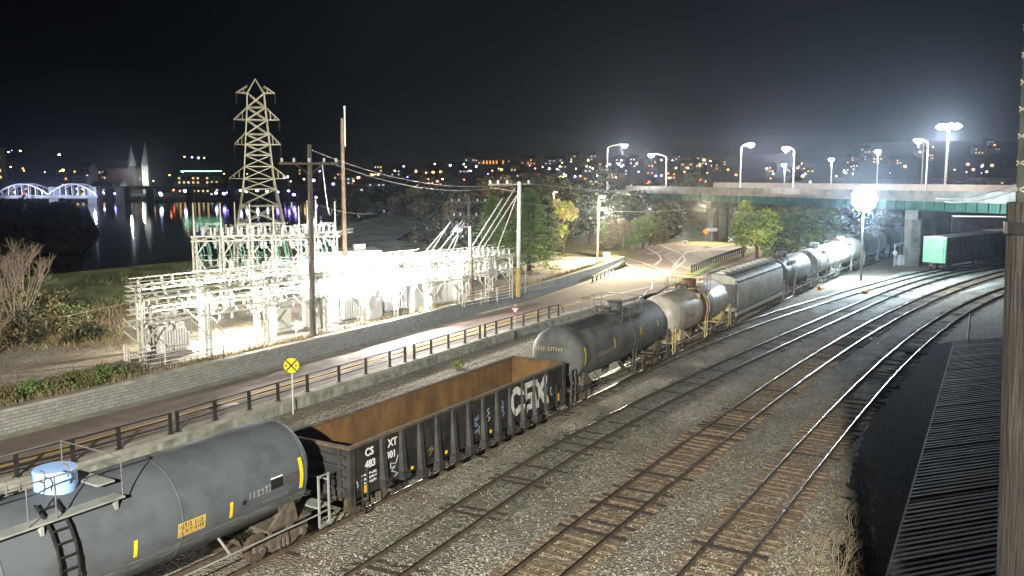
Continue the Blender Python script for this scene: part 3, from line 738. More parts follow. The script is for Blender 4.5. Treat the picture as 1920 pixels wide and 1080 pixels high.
# large letters painted over panels and posts: cells take the depth of whatever they are painted on
def inC(u,v): r=math.hypot((u-.5)/.5,(v-.5)/.5); return .52<r<1.0 and not(u>.68 and abs(v-.5)<.17)
def inS(u,v):
    bar=(v>.80) or (v<.20) or (.40<v<.60); 
    return (bar and .04<u<.96) or (v>.5 and u<.30) or (v<.5 and u>.70)
def inX(u,v): return abs((u)-(v))<.19 or abs(u-(1-v))<.19
big=M('lettering_logo_white',(.50,.50,.47),(.72,.72,.68),scale=5,rough=.7)
cs=.045
for nm,fn,x0,wd in (('logo_letter',inC,10.75,1.25),('logo_letter',inS,12.05,1.0),('logo_letter',inX,13.1,1.1)):
    g=MB(); hz=1.35; z0=1.28
    nx_=int(wd/cs); nz_=int(hz/cs)
    for i in range(nx_):
        for j in range(nz_):
            u_=(i+.5)/nx_; v_=(j+.5)/nz_
            if not fn(u_,v_): continue
            x=-l+x0+u_*wd; z=z0+v_*hz; y=-(W+.022); f=(H1-z)/(H1-.90)
            for rx in ribx:
                wd_=.15+.04*f; dp_=.05+.15*f
                d=abs(x-rx)
                if d<wd_*.62+cs: y=-(W+.015+dp_+.006)
                elif d<wd_+cs: y=None
                if y is None: break
            if y is None: continue
            h=cs*.52
            # follow the rib's slope
            def yy(zz):
                if y==-(W+.022): return y
                ff=(H1-zz)/(H1-.90); return -(W+.015+.05+.15*ff+.006)
            g.add([(x-h,yy(z-h),z-h),(x+h,yy(z-h),z-h),(x+h,yy(z+h),z+h),(x-h,yy(z+h),z+h)],[(0,1,2,3)])
    g.build(nm,big,t)
# graffiti tags, loose strokes
rnd=random.Random(11)
def tagmark(x,z,w_,h_,mat,n=9):
    g=MB(); p=(x,z); pts=[]
    for i in range(n):
        pts.append((x+rnd.uniform(0,w_),z+h_*(i/n)+rnd.uniform(-.1,.12)))
    for a_,b_ in zip(pts,pts[1:]): g.bar((-l+a_[0],-(W+.025),a_[1]),(-l+b_[0],-(W+.025),b_[1]),.035,.012,up=(0,1,0))
    g.build('graffiti',mat,t)
gw=M('spray_white',(.42,.44,.44),rough=.7); gb=M('spray_blue',(.16,.26,.36),rough=.7); gg=M('spray_green',(.16,.20,.06),rough=.7)
tagmark(2.2,1.1,.5,.75,gw); tagmark(.35,1.35,.12,.3,gw,5); tagmark(4.45,1.2,.5,.5,gg); tagmark(7.85,1.25,.45,.95,gb,12); tagmark(8.75,1.2,.4,1.1,gw,12); tagmark(10.2-.2,1.3,.35,.95,gb,11); tagmark(14.65,1.5,.3,.5,gw,6)
for s in(-1,1): add_truck(t,s*(l-1.9))
coupler(t,L)
# 3. dark tank car
yfad=M('faded_yellow_paint',(.35,.28,.10),(.45,.38,.15),scale=8,rough=.7)
t,L=tank_car('dull dark grey tank car with yellow side strips behind the gondola',36.15,50.3,Rr=1.56,zc=2.7,mat=tankgrey2,ladder_x=.9,platx=.9,platL=3.0,frame_mat=M('sooty_steel',(.05,.05,.047),(.09,.09,.085),scale=3,rough=.8),strips=((-5.9,-.28,.35),(-2.1,-.1,.28),(1.8,0,.32),(4.6,.05,.32)),dome_mat=tankgrey2)
worn(t,-4.3,-.16,2.0,.22,yfad,1.56,2.7,7)
g=MB(); r_=random.Random(2)
for k in range(11):
    if k==4: continue
    g.box(-L/2+.335,.95-k*.15,3.15,.012,.035,.2); g.box(-L/2+.333,.95-k*.15-.03,3.15+r_.choice((-.09,0,.09)),.012,.1,.035)
g.build('worn_lettering',yfad,t)
tarm=M('tar_stain',(.02,.02,.018),(.045,.045,.04),scale=3,rough=.7)
def top_patch(tt,x0,x1,half,Rr_,zc_,mat,name,lift=.014):
    g=MB(); n=8; vs=[]
    for i in range(n+1):
        a=PI/2-half+2*half*i/n
        for x in (x0,x1): vs.append((x,(Rr_+lift)*math.cos(a),zc_+(Rr_+lift)*math.sin(a)))
    g.add(vs,[(2*i,2*i+1,2*i+3,2*i+2) for i in range(n)]); return g.build(name,mat,tt)
top_patch(t,-5.6,-1.4,.62,1.56,2.7,tarm,'tar_coating')
# 4. white and rust tank car
whtank=M('dirty_white_tank_paint',(.36,.34,.29),(.52,.50,.44),scale=.9,rough=.4,bump=.05,c3=(.28,.25,.20),s3=1.1,dist=.01)
rusty=M('rust_brown_paint',(.10,.045,.03),(.17,.08,.055),scale=2,rough=.7,bump=.2,dist=.01)
yend=M('pale_yellow_steel',(.42,.33,.16),(.52,.44,.24),scale=3,rough=.7)
t,L=tank_car('dirty white tank car with a broad rust brown band around its middle',51.2,64.1,Rr=1.5,zc=2.65,mat=whtank,ladder_x=.1,platx=.1,platL=2.4,frame_mat=yend,bands=((.5,2.5,rusty),),dome_mat=rusty,endframe=yend,strips=((4.1,-.3,.0),))
worn(t,-4.2,-.12,1.6,.26,blackflat,1.5,2.65,9); worn(t,-3.3,.52,1.6,.24,whitep,1.5,2.65,10)
# 5. covered hopper
t,L=car('covered_hopper','long pale grey covered hopper car with roof hatches and sloping ends',65.0,80.2,'hopper car')
hop=M('hopper_grey_paint',(.30,.30,.25),(.42,.42,.35),scale=.9,rough=.6,bump=.06,c3=(.22,.215,.18),s3=1.2,stretch=(1,1,.3),dist=.01)
l=L/2
prof=[]
for y,z in [(-1.45,1.35),(-1.6,1.9),(-1.62,2.7),(-1.55,3.5),(-1.35,3.95),(-.9,4.18),(0,4.28),(.9,4.18),(1.35,3.95),(1.55,3.5),(1.62,2.7),(1.6,1.9),(1.45,1.35)]: prof.append((y,z))
MB().extr(prof,-l+.35,l-.35).build('body',hop,t,smooth=True)
g=MB()
for s in(-1,1):
    for y in (-1.0,0,1.0):
        g.bar((s*(l-.2),y,1.2),(s*(l-.2),y,2.2),.1)
    g.box(s*(l-.32),0,2.6,.06,3.1,1.9)
    for xx in (-.1,.35):
        for y in (-1.5,1.5): g.bar((s*(l-xx),y,.5),(s*(l-xx),y,3.9),.05)
    for z in [.6+.4*i for i in range(9)]:
        for y in (-1.5,1.5): g.bar((s*(l+.1),y,z),(s*(l-.35),y,z),.035)
g.build('end_ladder',M('end_steel_dark',(.06,.06,.055),(.11,.11,.10),scale=3,rough=.8),t)
for s in(-1,1): MB().box(0,s*1.55,1.15,L-.2,.12,.26).build('side_sill',M('sill_pale',(.36,.34,.27),(.46,.44,.36),scale=3,rough=.7),t)
g=MB()
for k in (-1,0,1):
    x=k*3.6; g.add([(x-1.7,-1.3,1.3),(x+1.7,-1.3,1.3),(x+1.7,1.3,1.3),(x-1.7,1.3,1.3),(x-.4,-.5,.45),(x+.4,-.5,.45),(x+.4,.5,.45),(x-.4,.5,.45)],[(0,1,5,4),(1,2,6,5),(2,3,7,6),(3,0,4,7),(4,5,6,7)])
g.build('discharge_hopper',hop,t)
dkst=M('running_board_dark',(.03,.03,.03),(.06,.06,.055),scale=4,rough=.8)
for s in (-1,1):
    g=MB().box(0,s*.78,4.34,L-.6,.5,.05)
    for k in range(12): g.bar((-l+1+k*(L-2)/11,s*1.25,4.12),(-l+1+k*(L-2)/11,s*.6,4.32),.05)
    g.build('running_board',dkst,t)
for k in range(9):
    x=-l+1.3+k*(L-2.6)/8
    MB().box(x,0,4.34,1.05,.75,.12).box(x,0,4.42,.9,.5,.06).box(x+.4,0,4.47,.08,.6,.05).build('roof_hatch',galv,t)
MB().box(0,-1.50,3.72,L-1.0,.07,.10).build('side_rib',dkst,t)
for s in(-1,1): add_truck(t,s*(l-1.6))
coupler(t,L)
# 6-10 far tank cars
whb=M('clean_white_tank_paint',(.50,.50,.47),(.64,.64,.60),scale=1,rough=.4,c3=(.40,.38,.34),s3=1.2)
tgl=M('tank_light_grey_paint',(.34,.35,.33),(.44,.45,.42),scale=1,rough=.5,c3=(.24,.25,.23),s3=1.5)
blk=M('tank_black_paint',(.02,.021,.019),(.04,.04,.044),scale=1,rough=.4)
tank_car('dark weathered tank car directly behind the grey hopper',81.1,92.9,Rr=1.5,zc=2.62,mat=M('tank_green_grey_paint',(.09,.10,.09),(.15,.16,.15),scale=1,rough=.6,c3=(.06,.06,.055),s3=1.5),platL=2.4,platx=-2.0,ladder_x=-2.0)
tank_car('light grey tank car just left of the bright white one',93.9,104.2,Rr=1.5,zc=2.62,mat=tgl,bands=((-3.1,.5,M('band_gap_shade',(.05,.055,.05),rough=.6)),),platL=1.8,ladder_x=.2)  # dark ring paints the shade of the gap between cars
tank_car('bright white tank car beside the foot of the floodlight pole',105.1,119.0,Rr=1.5,zc=2.62,mat=whb,bands=((-5.2,.5,M('band_gap_shade',(.05,.055,.05),rough=.6)),),platL=1.8,ladder_x=.2)  # dark ring again stands for the shaded gap at the car end
tank_car('big black tank car behind the floodlight pole',120.0,133.5,Rr=1.62,zc=2.75,mat=blk,platL=1.8,ladder_x=.2)
tank_car('black tank car farthest along the train, under the overpass',134.5,147.5,Rr=1.55,zc=2.7,mat=blk,platL=1.8,ladder_x=.2)
# boxcars on the siding
def z_pos(d):
    P=TR['Z']; i=min(range(len(P)),key=lambda i:(P[i]-G(1745,506,0).xy).length)-5; acc=0
    while acc<d: acc+=(P[i+1]-P[i]).length; i+=1
    return P[i]
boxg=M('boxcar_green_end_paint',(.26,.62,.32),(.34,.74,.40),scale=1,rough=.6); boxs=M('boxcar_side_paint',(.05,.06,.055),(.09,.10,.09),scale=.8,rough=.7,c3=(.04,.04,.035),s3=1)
def boxcar(label,p0,p1,endm,sidem,H=4.3,group='boxcars'):
    d=p1-p0; L=d.length; c=(p0+p1)/2
    t=thing('boxcar',label,'boxcar',(c.x,c.y,.17),math.atan2(d.y,d.x),group); l=L/2
    for s in (-1,1):
        g=MB(); g.box(0,s*1.5,(1.05+H)/2,L,.06,H-1.05); x=-l+.5
        while x<l: g.box(x,s*1.55,(1.05+H)/2,.08,.06,H-1.15); x+=.95
        g.build('side_wall',sidem,t)
    for s in(-1,1):
        g=MB().box(s*(l-.02),0,(1.05+H)/2,.06,2.94,H-1.05)
        for z in [1.35+.36*i for i in range(9)]:
            if z<H-.15: g.lathe([(.02,-1.35),(.07,-1.2),(.07,1.2),(.02,1.35)],8,'y',(s*(l+.02),0,z))
        g.build('end_wall',endm,t)
        g=MB()
        for y in (1.15,1.45): g.bar((s*(l+.12),-y,.6),(s*(l+.12),-y,H-.1),.04)
        for z in [.7+.4*i for i in range(9)]:
            if z<H-.1: g.bar((s*(l+.12),-1.15,z),(s*(l+.12),-1.45,z),.03)
        g.build('end_ladder',sidem,t)
    MB().extr([(-1.55,H),(-1.5,H+.06),(0,H+.2),(1.5,H+.06),(1.55,H)],-l-.02,l+.02).build('roof',whitep if False else galv,t)
    MB().box(0,-1.6,(1.15+H-.2)/2,2.9,.06,H-1.35).build('door',sidem,t)
    MB().box(0,0,.95,L,.4,.25).box(0,-1.4,.95,L-.5,.1,.2).build('underframe',truckm,t)
    for s in(-1,1): add_truck(t,s*(l-1.9))
    coupler(t,L); return t
bz0=z_pos(0); bz1=z_pos(16.5)
t=boxcar('dark sided boxcar whose ribbed end wall is lit pale green by the floodlight',bz0,bz1,boxg,boxs)
MB().box(-8.35,.15,1.32,.04,.75,.42).build('warning_panel',M('panel_yellow',(.60,.50,.06),rough=.5),t)
MB().box(-8.36,-1.1,4.2,.04,.55,.16).build('number_board',M('board_red',(.30,.05,.04),rough=.6),t)
boxcar('second dark boxcar coupled behind, half hidden by the wooden pole',z_pos(17.9),z_pos(33.5),boxs,boxs,H=4.4)
# relay case, derail markers
p=G(1690,498,0)
t=thing('relay_case','small white equipment case standing beside the concrete column foot','equipment case',(p.x,p.y,0),.4)
MB().box(0,0,.75,1.5,.8,1.3).box(0,0,1.43,1.7,1.0,.08).build('cabinet',whitep,t); MB().box(0,0,.06,1.6,.9,.1).build('plinth',concrete,t)
p=G(1676,500,0)
t=thing('signal_mast','short white mast with round target beside the equipment case','mast',(p.x,p.y,0))
MB().tube((0,0,0),(0,0,3.1),.07,8).build('mast_pole',whitep,t); MB().lathe([(.3,-.04),(.32,0),(.3,.04)],14,'y',(0,-.12,1.9)).build('target',whitep,t); MB().bar((0,0,3.0),(1.1,0,3.3),.06).build('arm',whitep,t)
for lab,u,v in (('small orange derail block lying left of the other, near the train',1539,543),('small orange derail block on the siding below the floodlight',1622,550)):
    p=G(u,v,0); t=thing('derail',lab,'derail',(p.x,p.y,0),R(50),'orange derails')
    MB().extr([(-.25,0),(.25,0),(.2,.3),(-.05,.38),(-.2,.2)],-.45,.45).build('block',orangep,t)
# ------------------------------------------------------------------ substation
def frame_post(t,x,y,z0,z1,w,name='steel_post',mat=None,spike=None):
    g=MB(); 
    for i,j in((-1,-1),(1,-1),(1,1),(-1,1)): g.bar((x+i*w/2,y+j*w/2,z0),(x+i*w/2,y+j*w/2,z1),.07)
    n=max(2,int((z1-z0)/.55))
    for k in range(n):
        za=z0+(z1-z0)*k/n; zb=z0+(z1-z0)*(k+1)/n; s=1 if k%2 else -1
        g.bar((x-s*w/2,y-w/2,za),(x+s*w/2,y-w/2,zb),.04); g.bar((x+w/2,y-s*w/2,za),(x+w/2,y+s*w/2,zb),.04)
    if spike: g.tube((x,y,z1),(x,y,spike),.10,6,.05)
    g.build(name,mat or galv,t,world=True)
def lattice(g,p,q,h,w=.35,step=.7,c=.07):
    p=Vector(p);q=Vector(q);d=(q-p);L=d.length;d.normalize();a=Vector((-d.y,d.x,0))
    for s in (-1,1):
        for z in (0,h): g.bar(p+a*s*w/2+Vector((0,0,z)),q+a*s*w/2+Vector((0,0,z)),c)
        n=int(L/step)
        for k in range(n):
            z0,z1=(0,h) if k%2 else (h,0)
            g.bar(p+d*(L*k/n)+a*s*w/2+Vector((0,0,z0)),p+d*(L*(k+1)/n)+a*s*w/2+Vector((0,0,z1)),c*.6)
def insulator(g,x,y,z,h=.45,r=.10,down=False):
    s=-1 if down else 1; n=4
    prof=[(.03,0)]
    for k in range(n): prof+=[(r,s*h*(k+.2)/n),(r,s*h*(k+.55)/n),(.045,s*h*(k+.9)/n)]
    if down: prof=[(a,b) for a,b in reversed(prof)]
    g.lathe([(a,z+b) for a,b in prof],6,'z',(x,y,0))
rnd=random.Random(21)
# front bus structure: parallel to the wall
F0=G(281,684,ZY).xy; F1=G(958,557,ZY).xy; fd=(F1-F0); FL=fd.length; fd=fd.normalized(); fn=Vector((-fd.y,fd.x))
def fp(a,b): p=F0+fd*(a+.57*b)+fn*b; return p.x,p.y
def bus_structure(label,a0,a1,b0,b1,z0,z1,z2,nb,seed,group=None):
    rn=random.Random(seed)
    t=thing('bus_structure',label,'substation frame',(*fp(a0,b0),z0),math.atan2(fd.y,fd.x),group)
    n=nb
    for k in range(n+1):
        a=a0+(a1-a0)*k/n
        for b in (b0,b1):
            frame_post(t,*fp(a,b),z0,z2,.26)
        g=MB()
        for z in (z1,z2): lattice(g,(*fp(a,b0-.5),z-.3),(*fp(a,b1+.5),z-.3),.35,.3,.6,.06)
        for b,s in ((b0,1),(b1,-1)): g.bar((*fp(a,b),z1-.4),(*fp(a+ (a1-a0)/n*.28,b),z1-1.5),.05); g.bar((*fp(a,b),z1-1.4),(*fp(a+1.1,b),z1-.35),.08); g.bar((*fp(a,b),z1-1.4),(*fp(a-1.1,b),z1-.35),.08)
        g.build('cross_beam',galv,t,world=True)
    for z in (z1,z2):
        for b in ((b0,b1) if a0<1 else (b0,(b0+b1)/2,b1)):
            g=MB(); lattice(g,(*fp(a0-.8,b),z-.15),(*fp(a1+.8,b),z-.15),.3,.3,.7,.06); g.build('long_beam',galv,t,world=True)
    # insulators, disconnect blades
    for z in (z1,z2):
        g=MB(); gi=MB()
        a=a0
        while a<a1:
            for b in (b0-.1,b0+.8,(b0+b1)/2,b1-.8,b1+.1):
                if rn.random()<(.42 if a0<1 else .7):
                    insulator(gi,*fp(a,b),z+.16,.42,.095); 
                if rn.random()<(.28 if a0<1 else .45): insulator(gi,*fp(a+.2,b),z-.16,.40,.095,True)
                if rn.random()<.35: g.bar((*fp(a,b),z+.6),(*fp(a+rn.uniform(.5,1.1),b),z+rn.uniform(.45,.8)),.045)
            a+=rn.uniform(.6,.95)
        gi.build('insulators',porc,t,world=True)['kind']='stuff'
        for b in (b0+.1,(b0+b1)/2,b1-.1): g.bar((*fp(a0-.6,b),z+.62),(*fp(a1+.6,b),z+.62),.05)
        g.build('bus_bars',galv,t,world=True)
    for k in range(int((a1-a0)/1.3)):
        a=a0+rn.uniform(0,a1-a0); b=rn.choice((b0,b1,(b0+b1)/2))
        pts=[(*fp(a+.25*math.sin(s*3),b),z1-.2-(z1-z0-1.9)*s) for s in (0,.25,.5,.75,1)]
        g=MB(); g.path(pts,.022,4); g.build('drop_wire',porc,t,world=True)
    return t
bus_structure('left end of the low lattice switchgear frame, yellowish posts nearest the white railing',-.4,FL*.36,0,4,ZY,ZY+2.55,ZY+4.0,3,1,None)
bus_structure('middle of the low lattice switchgear frame, burnt out white by the station lights',FL*.38,FL*.68,0,4,ZY,ZY+2.55,ZY+4.0,3,2,None)
bus_structure('right end of the low lattice switchgear frame, beside the tall white pole',FL*.70,FL*1.0,0,4,ZY,ZY+2.45,ZY+3.75,3,3,None)
# tall rear structure with spikes
TY=77; 
def tp(u,Y): p=At(u,400,Y); return p.x,p.y
t=thing('tall_bus_structure','tall two tier lattice frame with lightning spikes standing behind the low switchgear','substation frame',(*tp(362,TY),ZY),0)
ups=[(362,TY,380),(413,TY,381),(440,TY+5,379),(468,TY+1,380),(512,TY+1,384),(560,TY+3,386),(576,TY+6,376),(592,TY+4,374),(628,TY+6,378)]
zb1=At(500,448,TY).z; zb2=At(500,512,TY).z
for u,Y,vt in ups: frame_post(t,*tp(u,Y),ZY,zb1+.2,.30,spike=At(u,vt,Y).z)
for zz in (zb1,zb2):
    for (ua,Ya,ub,Yb) in ((355,TY,570,TY+2),(400,TY+5,636,TY+7),(440,TY+2.5,636,TY+6)):
        g=MB(); lattice(g,(*tp(ua,Ya),zz-.2),(*tp(ub,Yb),zz-.2),.42,.4,.8,.08); g.build('long_beam',galv,t,world=True)
    for u,Y,_ in ups[:]:
        g=MB(); p=Vector((*tp(u,Y),zz-.1)); lattice(g,p,p+Vector((.6,5.2,0)),.35,.3,.8,.06); g.build('cross_beam',galv,t,world=True)
gi=MB(); g=MB(); dropm=M('green_drop_wire',(.12,.30,.20),(.18,.38,.28),scale=2,rough=.5)
for zz in (zb1,zb2):
    u=372
    while u<632:
        for Y in (TY+.3,TY+3,TY+5.5):
            x,y=tp(u+rnd.uniform(-4,4),Y)
            if rnd.random()<.6: insulator(gi,x,y,zz+.28,.75,.13)
            if rnd.random()<.5: insulator(gi,x,y,zz-.28,.6,.13,True)
            if rnd.random()<.3: g.bar((x,y,zz+1.1),(x+rnd.uniform(.6,1.4),y+.2,zz+1.1),.05)
            if zz==zb1 and rnd.random()<.45: MB().path([(x+.25*math.sin(s_*2.6),y,zz-.3-(zb1-zb2-.7)*s_) for s_ in (0,.25,.5,.75,1)],.035,4).build('drop_wire',dropm,t,world=True)
        u+=9
gi.build('insulators',porc,t,world=True)['kind']='stuff'; g.build('switch_blades',porc,t,world=True)['kind']='stuff'
for u,Y,_ in ups:
    x,y=tp(u,Y); s=1 if u<500 else -1; g=MB()
    g.bar((x,y,zb1-1.6),(x+s*1.0,y,zb1-.3),.09); g.bar((x,y,zb2+1.9),(x+s*.9,y,zb2+.3),.08); g.bar((x,y,zb2-1.3),(x-s*.9,y,zb2-.2),.08); g.build('knee_brace',galv,t,world=True)
# transformers / breakers
def transformer(label,a,b,sc=1.0,group='transformers'):
    t=thing('transformer',label,'transformer',(*fp(a,b),ZY),math.atan2(fd.y,fd.x),None)
    MB().box(0,0,.12,2.6*sc,2.0*sc,.24).build('plinth',concrete,t)
    MB().box(0,0,.25+.95*sc,2.0*sc,1.3*sc,1.9*sc).box(0,0,.28+1.9*sc,2.15*sc,1.45*sc,.08).build('oil_tank',whitep,t)
    for s in (-1,1):
        g=MB()
        for k in range(9): g.box(-.85*sc+k*.21*sc,s*.85*sc,.3+.85*sc,.05,.4*sc,1.5*sc)
        g.build('radiator',whitep,t)
    MB().lathe([(.05,-.8*sc),(.26*sc,-.75*sc),(.26*sc,.75*sc),(.05,.8*sc)],16,'x',(0,.35*sc,.5+2.2*sc)).build('conservator',whitep,t,smooth=True)
    g=MB()
    for k in (-1,0,1): insulator(g,k*.6*sc,-.25*sc,.3+1.9*sc,.9*sc,.14)
    g.build('bushings',porc,t)
    MB().box(1.15*sc,-.3,.9,.3,.6,.9).build('control_box',whitep,t)
transformer('small white transformer under the left end of the low frame',1.3,1.8,.85)
transformer('white transformer between the low frame and the dark wooden pole',FL*.45,2.3,1.15)
transformer('big white transformer just right of the dark wooden pole',FL*.58,2.6,1.25)
transformer('white transformer at the far right, left of the wooden lamp pole',FL*.74,2.0,1.0)
for i,(a,b,lab) in enumerate([(FL*.28,2.2,'white switch cabinet left of the burnt out area, under the low frame'),(FL*.37,1.6,'white switch cabinet in the middle of the low frame'),(FL*.52,1.2,'white switch cabinet behind the dark wooden pole'),(FL*.66,1.5,'white switch cabinet in front of the control building'),(FL*.81,1.5,'white switch cabinet near the wooden lamp pole')]):
    t=thing('switch_cabinet',lab,'cabinet',(*fp(a,b),ZY),math.atan2(fd.y,fd.x))
    MB().box(0,0,.08,1.5,1.2,.16).build('plinth',concrete,t)
    MB().box(0,0,1.15,1.3,1.0,2.0).extr([(-.58,2.15),(.58,2.15),(.58,2.22),(-.58,2.3)],-.72,.72).build('cabinet_body',whitep,t)
    MB().box(-.3,-.52,1.15,.55,.03,1.7).box(.3,-.52,1.15,.55,.03,1.7).build('cabinet_doors',whitep,t)
    g=MB()
    for k in(-1,0,1): insulator(g,k*.4,.2,2.25,.6,.1)
    g.build('bushings',porc,t)
# control building (white flat box behind)
c=At(638,520,90); 
t=thing('control_building','white flat roofed control building at the foot of the tallest wooden pole','building',(c.x,c.y,ZY),.35)
MB().box(0,0,1.55,7.5,4.2,3.1).build('wall',whitep,t); MB().box(0,0,3.2,7.9,4.6,.2).build('roof',galv,t)
MB().box(-1.5,-2.12,1.05,1.0,.05,2.1).build('door',galv,t)
for x in (.4,2.3): MB().box(x,-2.12,1.7,1.0,.05,.9).build('window',blackflat,t)
for z in (3.35,): MB().box(2,0,z+.2,1.2,1.0,.5).build('roof_unit',galv,t)
# white railing fence round the station front
def fence_run(name,label,cat,pts,h,posth,mat,rails,every=2.0,mesh=None,group=None,pr=.035,barb=False):
    """pts: world xyz ground points"""
    t=thing(name,label,cat,pts[0],0,group)
    P=[Vector(p) for p in pts]; segs=[]
    for a,b in zip(P,P[1:]):
        n=max(1,round((b-a).length/every))
        for k in range(n): segs.append(a.lerp(b,k/n))
    segs.append(P[-1])
    for p in segs:
        g=MB().tube(p,p+Vector((0,0,posth)),pr,6)
        if barb: g.tube(p+Vector((0,0,posth)),p+Vector((-.25,-.15,posth+.3)),pr*.8,5)
        g.build('post',mat,t,world=True)
    g=MB()
    for z in rails:
        for a,b in zip(segs,segs[1:]): g.tube(a+Vector((0,0,z)),b+Vector((0,0,z)),.024,5)
    g.build('rails',mat,t,world=True)
    if mesh:
        g=MB()
        for a,b in zip(segs,segs[1:]):
            L=(b-a).length; n=int(L/mesh)
            for k in range(n):
                f0=k/n
                for s in (1,-1):
                    dx=h/L*s; f1=f0+dx
                    q0,q1=f0,f1; z0,z1=.05,h
                    if f1>1: z1=.05+(h-.05)*(1-f0)/(f1-f0); q1=1
                    if f1<0: z1=.05+(h-.05)*(f0)/(f0-f1); q1=0
                    g.bar(a.lerp(b,q0)+Vector((0,0,z0)),a.lerp(b,q1)+Vector((0,0,z1)),.012)
        g.build('wire_mesh',mat,t,world=True)
    return t
wl0=offs(W2,1.3)
fr=[(*fp(a,-.7),ZY) for a in (-1.2,FL*.15,FL*.30)]
fence_run('white_railing','white slatted rail fence along the left front of the substation','fence',fr,1.2,1.25,whitep,(.2,.45,.7,.95,1.2),2.2)
fence_run('white_railing','short end run of white rail fence turning back beside the leftmost yellow post','fence',[(*fp(-1.2,-.7),ZY),(*fp(-1.5,.9),ZY)],1.2,1.25,whitep,(.2,.45,.7,.95,1.2),.8)
fence_run('white_railing','white slatted rail fence at the right end, near the brown lamp pole','fence',[(*fp(FL*.80,-.7),ZY),(*fp(FL*.99,-.7),ZY)],1.2,1.25,whitep,(.2,.45,.7,.95,1.2),2.0)
wirem=M('fence_wire_rusty',(.16,.11,.07),(.26,.18,.11),scale=4,rough=.8)
fence_run('chain_link_fence','rusty chain link fence crossing the grass at the far left','fence',[G(u,v,ZY) for u,v in [(-60,660),(130,633),(165,624),(206,614),(245,605),(330,590)]],1.5,1.55,wirem,(1.5,.05),2.6,mesh=.35)
g0=[G(u,v,ZY) for u,v in [(-80,742),(35,735),(140,722),(232,714),(270,710),(305,704),(420,680)]]
fence_run('wire_fence','low dark wire fence on the weeds above the stone wall','fence',g0,1.0,1.05,truckm,(.95,.5),3.0)
fence_run('tall_chain_link_fence','tall chain link fence with angled tops right of the white pole','fence',[G(u,v,ZY) for u,v in [(962,556),(985,549),(1038,537)]],2.6,2.7,M('fence_zinc',(.40,.38,.33),(.5,.48,.42),scale=3,rough=.6),(2.6,.1),2.4,mesh=.4,barb=True)
# ------------------------------------------------------------------ pylon
py=At(489,430,105); px_,py_=py.x,py.y
zt=At(483,148,105).z
t=thing('lattice_pylon','tall lattice steel transmission pylon with four pairs of short arms','pylon',(px_,py_,ZY),.30)
def pw(z): # half width at height (above local base)
    H=zt-ZY; f=z/H
    if f<.45: return 3.6-(3.6-1.75)*(f/.45)
    if f<.9: return 1.75-(1.75-.95)*((f-.45)/.45)
    return .95
H=zt-ZY; legs=[MB() for _ in range(4)]; c4=((-1,-1),(1,-1),(1,1),(-1,1))
lv=[0,.12,.23,.33,.42,.475,.54,.60,.655,.71,.785,.85,.925]
for i,f in enumerate(lv[:-1]):
    a,b=f*H,lv[i+1]*H; wa,wb=pw(a),pw(b)
    for k in range(4):
        p,q=c4[k],c4[(k+1)%4]
        legs[k].bar((p[0]*wa,p[1]*wa,a),(p[0]*wb,p[1]*wb,b),.18 if f<.45 else .13)
for g in legs: g.build('corner_leg',galvd,t)
g=MB()
for i,f in enumerate(lv[:-1]):
    a,b=f*H,lv[i+1]*H; wa,wb=pw(a),pw(b)
    for k in range(4):
        p,q=c4[k],c4[(k+1)%4]
        g.bar((p[0]*wa,p[1]*wa,a),(q[0]*wb,q[1]*wb,b),.08); g.bar((q[0]*wa,q[1]*wa,a),(p[0]*wb,p[1]*wb,b),.08)
        if i: g.bar((p[0]*wa,p[1]*wa,a),(q[0]*wa,q[1]*wa,a),.09)
g.build('bracing',galvd,t)
g=MB(); a=lv[-1]*H
for k in range(4): g.bar((c4[k][0]*.95,c4[k][1]*.95,a),(0,0,H),.1)
g.build('peak',galvd,t)
for f,ln in ((.925,2.0),(.785,2.3),(.655,2.0),(.475,2.7)):
    for s in (-1,1):
        z=f*H; w_=pw(z); g=MB(); tip=(s*(w_+ln*.62),0,z+.05)
        for y in (-w_,w_):
            g.bar((s*w_,y,z),tip,.09); g.bar((s*pw(z+.06*H),y,min(z+.065*H,H*.96)),tip,.08)
            for q in (.33,.66):
                b_=Vector((s*w_,y,z)).lerp(Vector(tip),q); t_=Vector((s*pw(z+.06*H),y,min(z+.065*H,H*.96))).lerp(Vector(tip),q); g.bar(b_,t_,.05)
        g.build('cross_arm',galvd,t)
        gi=MB(); n=7
        for k in range(n): gi.lathe([(.03,0),(.14,-.04),(.03,-.1)],8,'z',(tip[0],tip[1],tip[2]-.15-k*.16))
        gi.build('insulator_string',truckm,t)
# wires from the pylon arms into the dark beyond and down to the frame
def cable(mb,p,q,sag,r=.02,n=14):
    p=Vector(p);q=Vector(q); pts=[p.lerp(q,k/n)-Vector((0,0,4*sag*(k/n)*(1-k/n))) for k in range(n+1)]
    mb.path(pts,r,4)
wirec=M('aluminium_wire',(.24,.24,.22),(.32,.32,.3),scale=2,rough=.5,metal=.3)
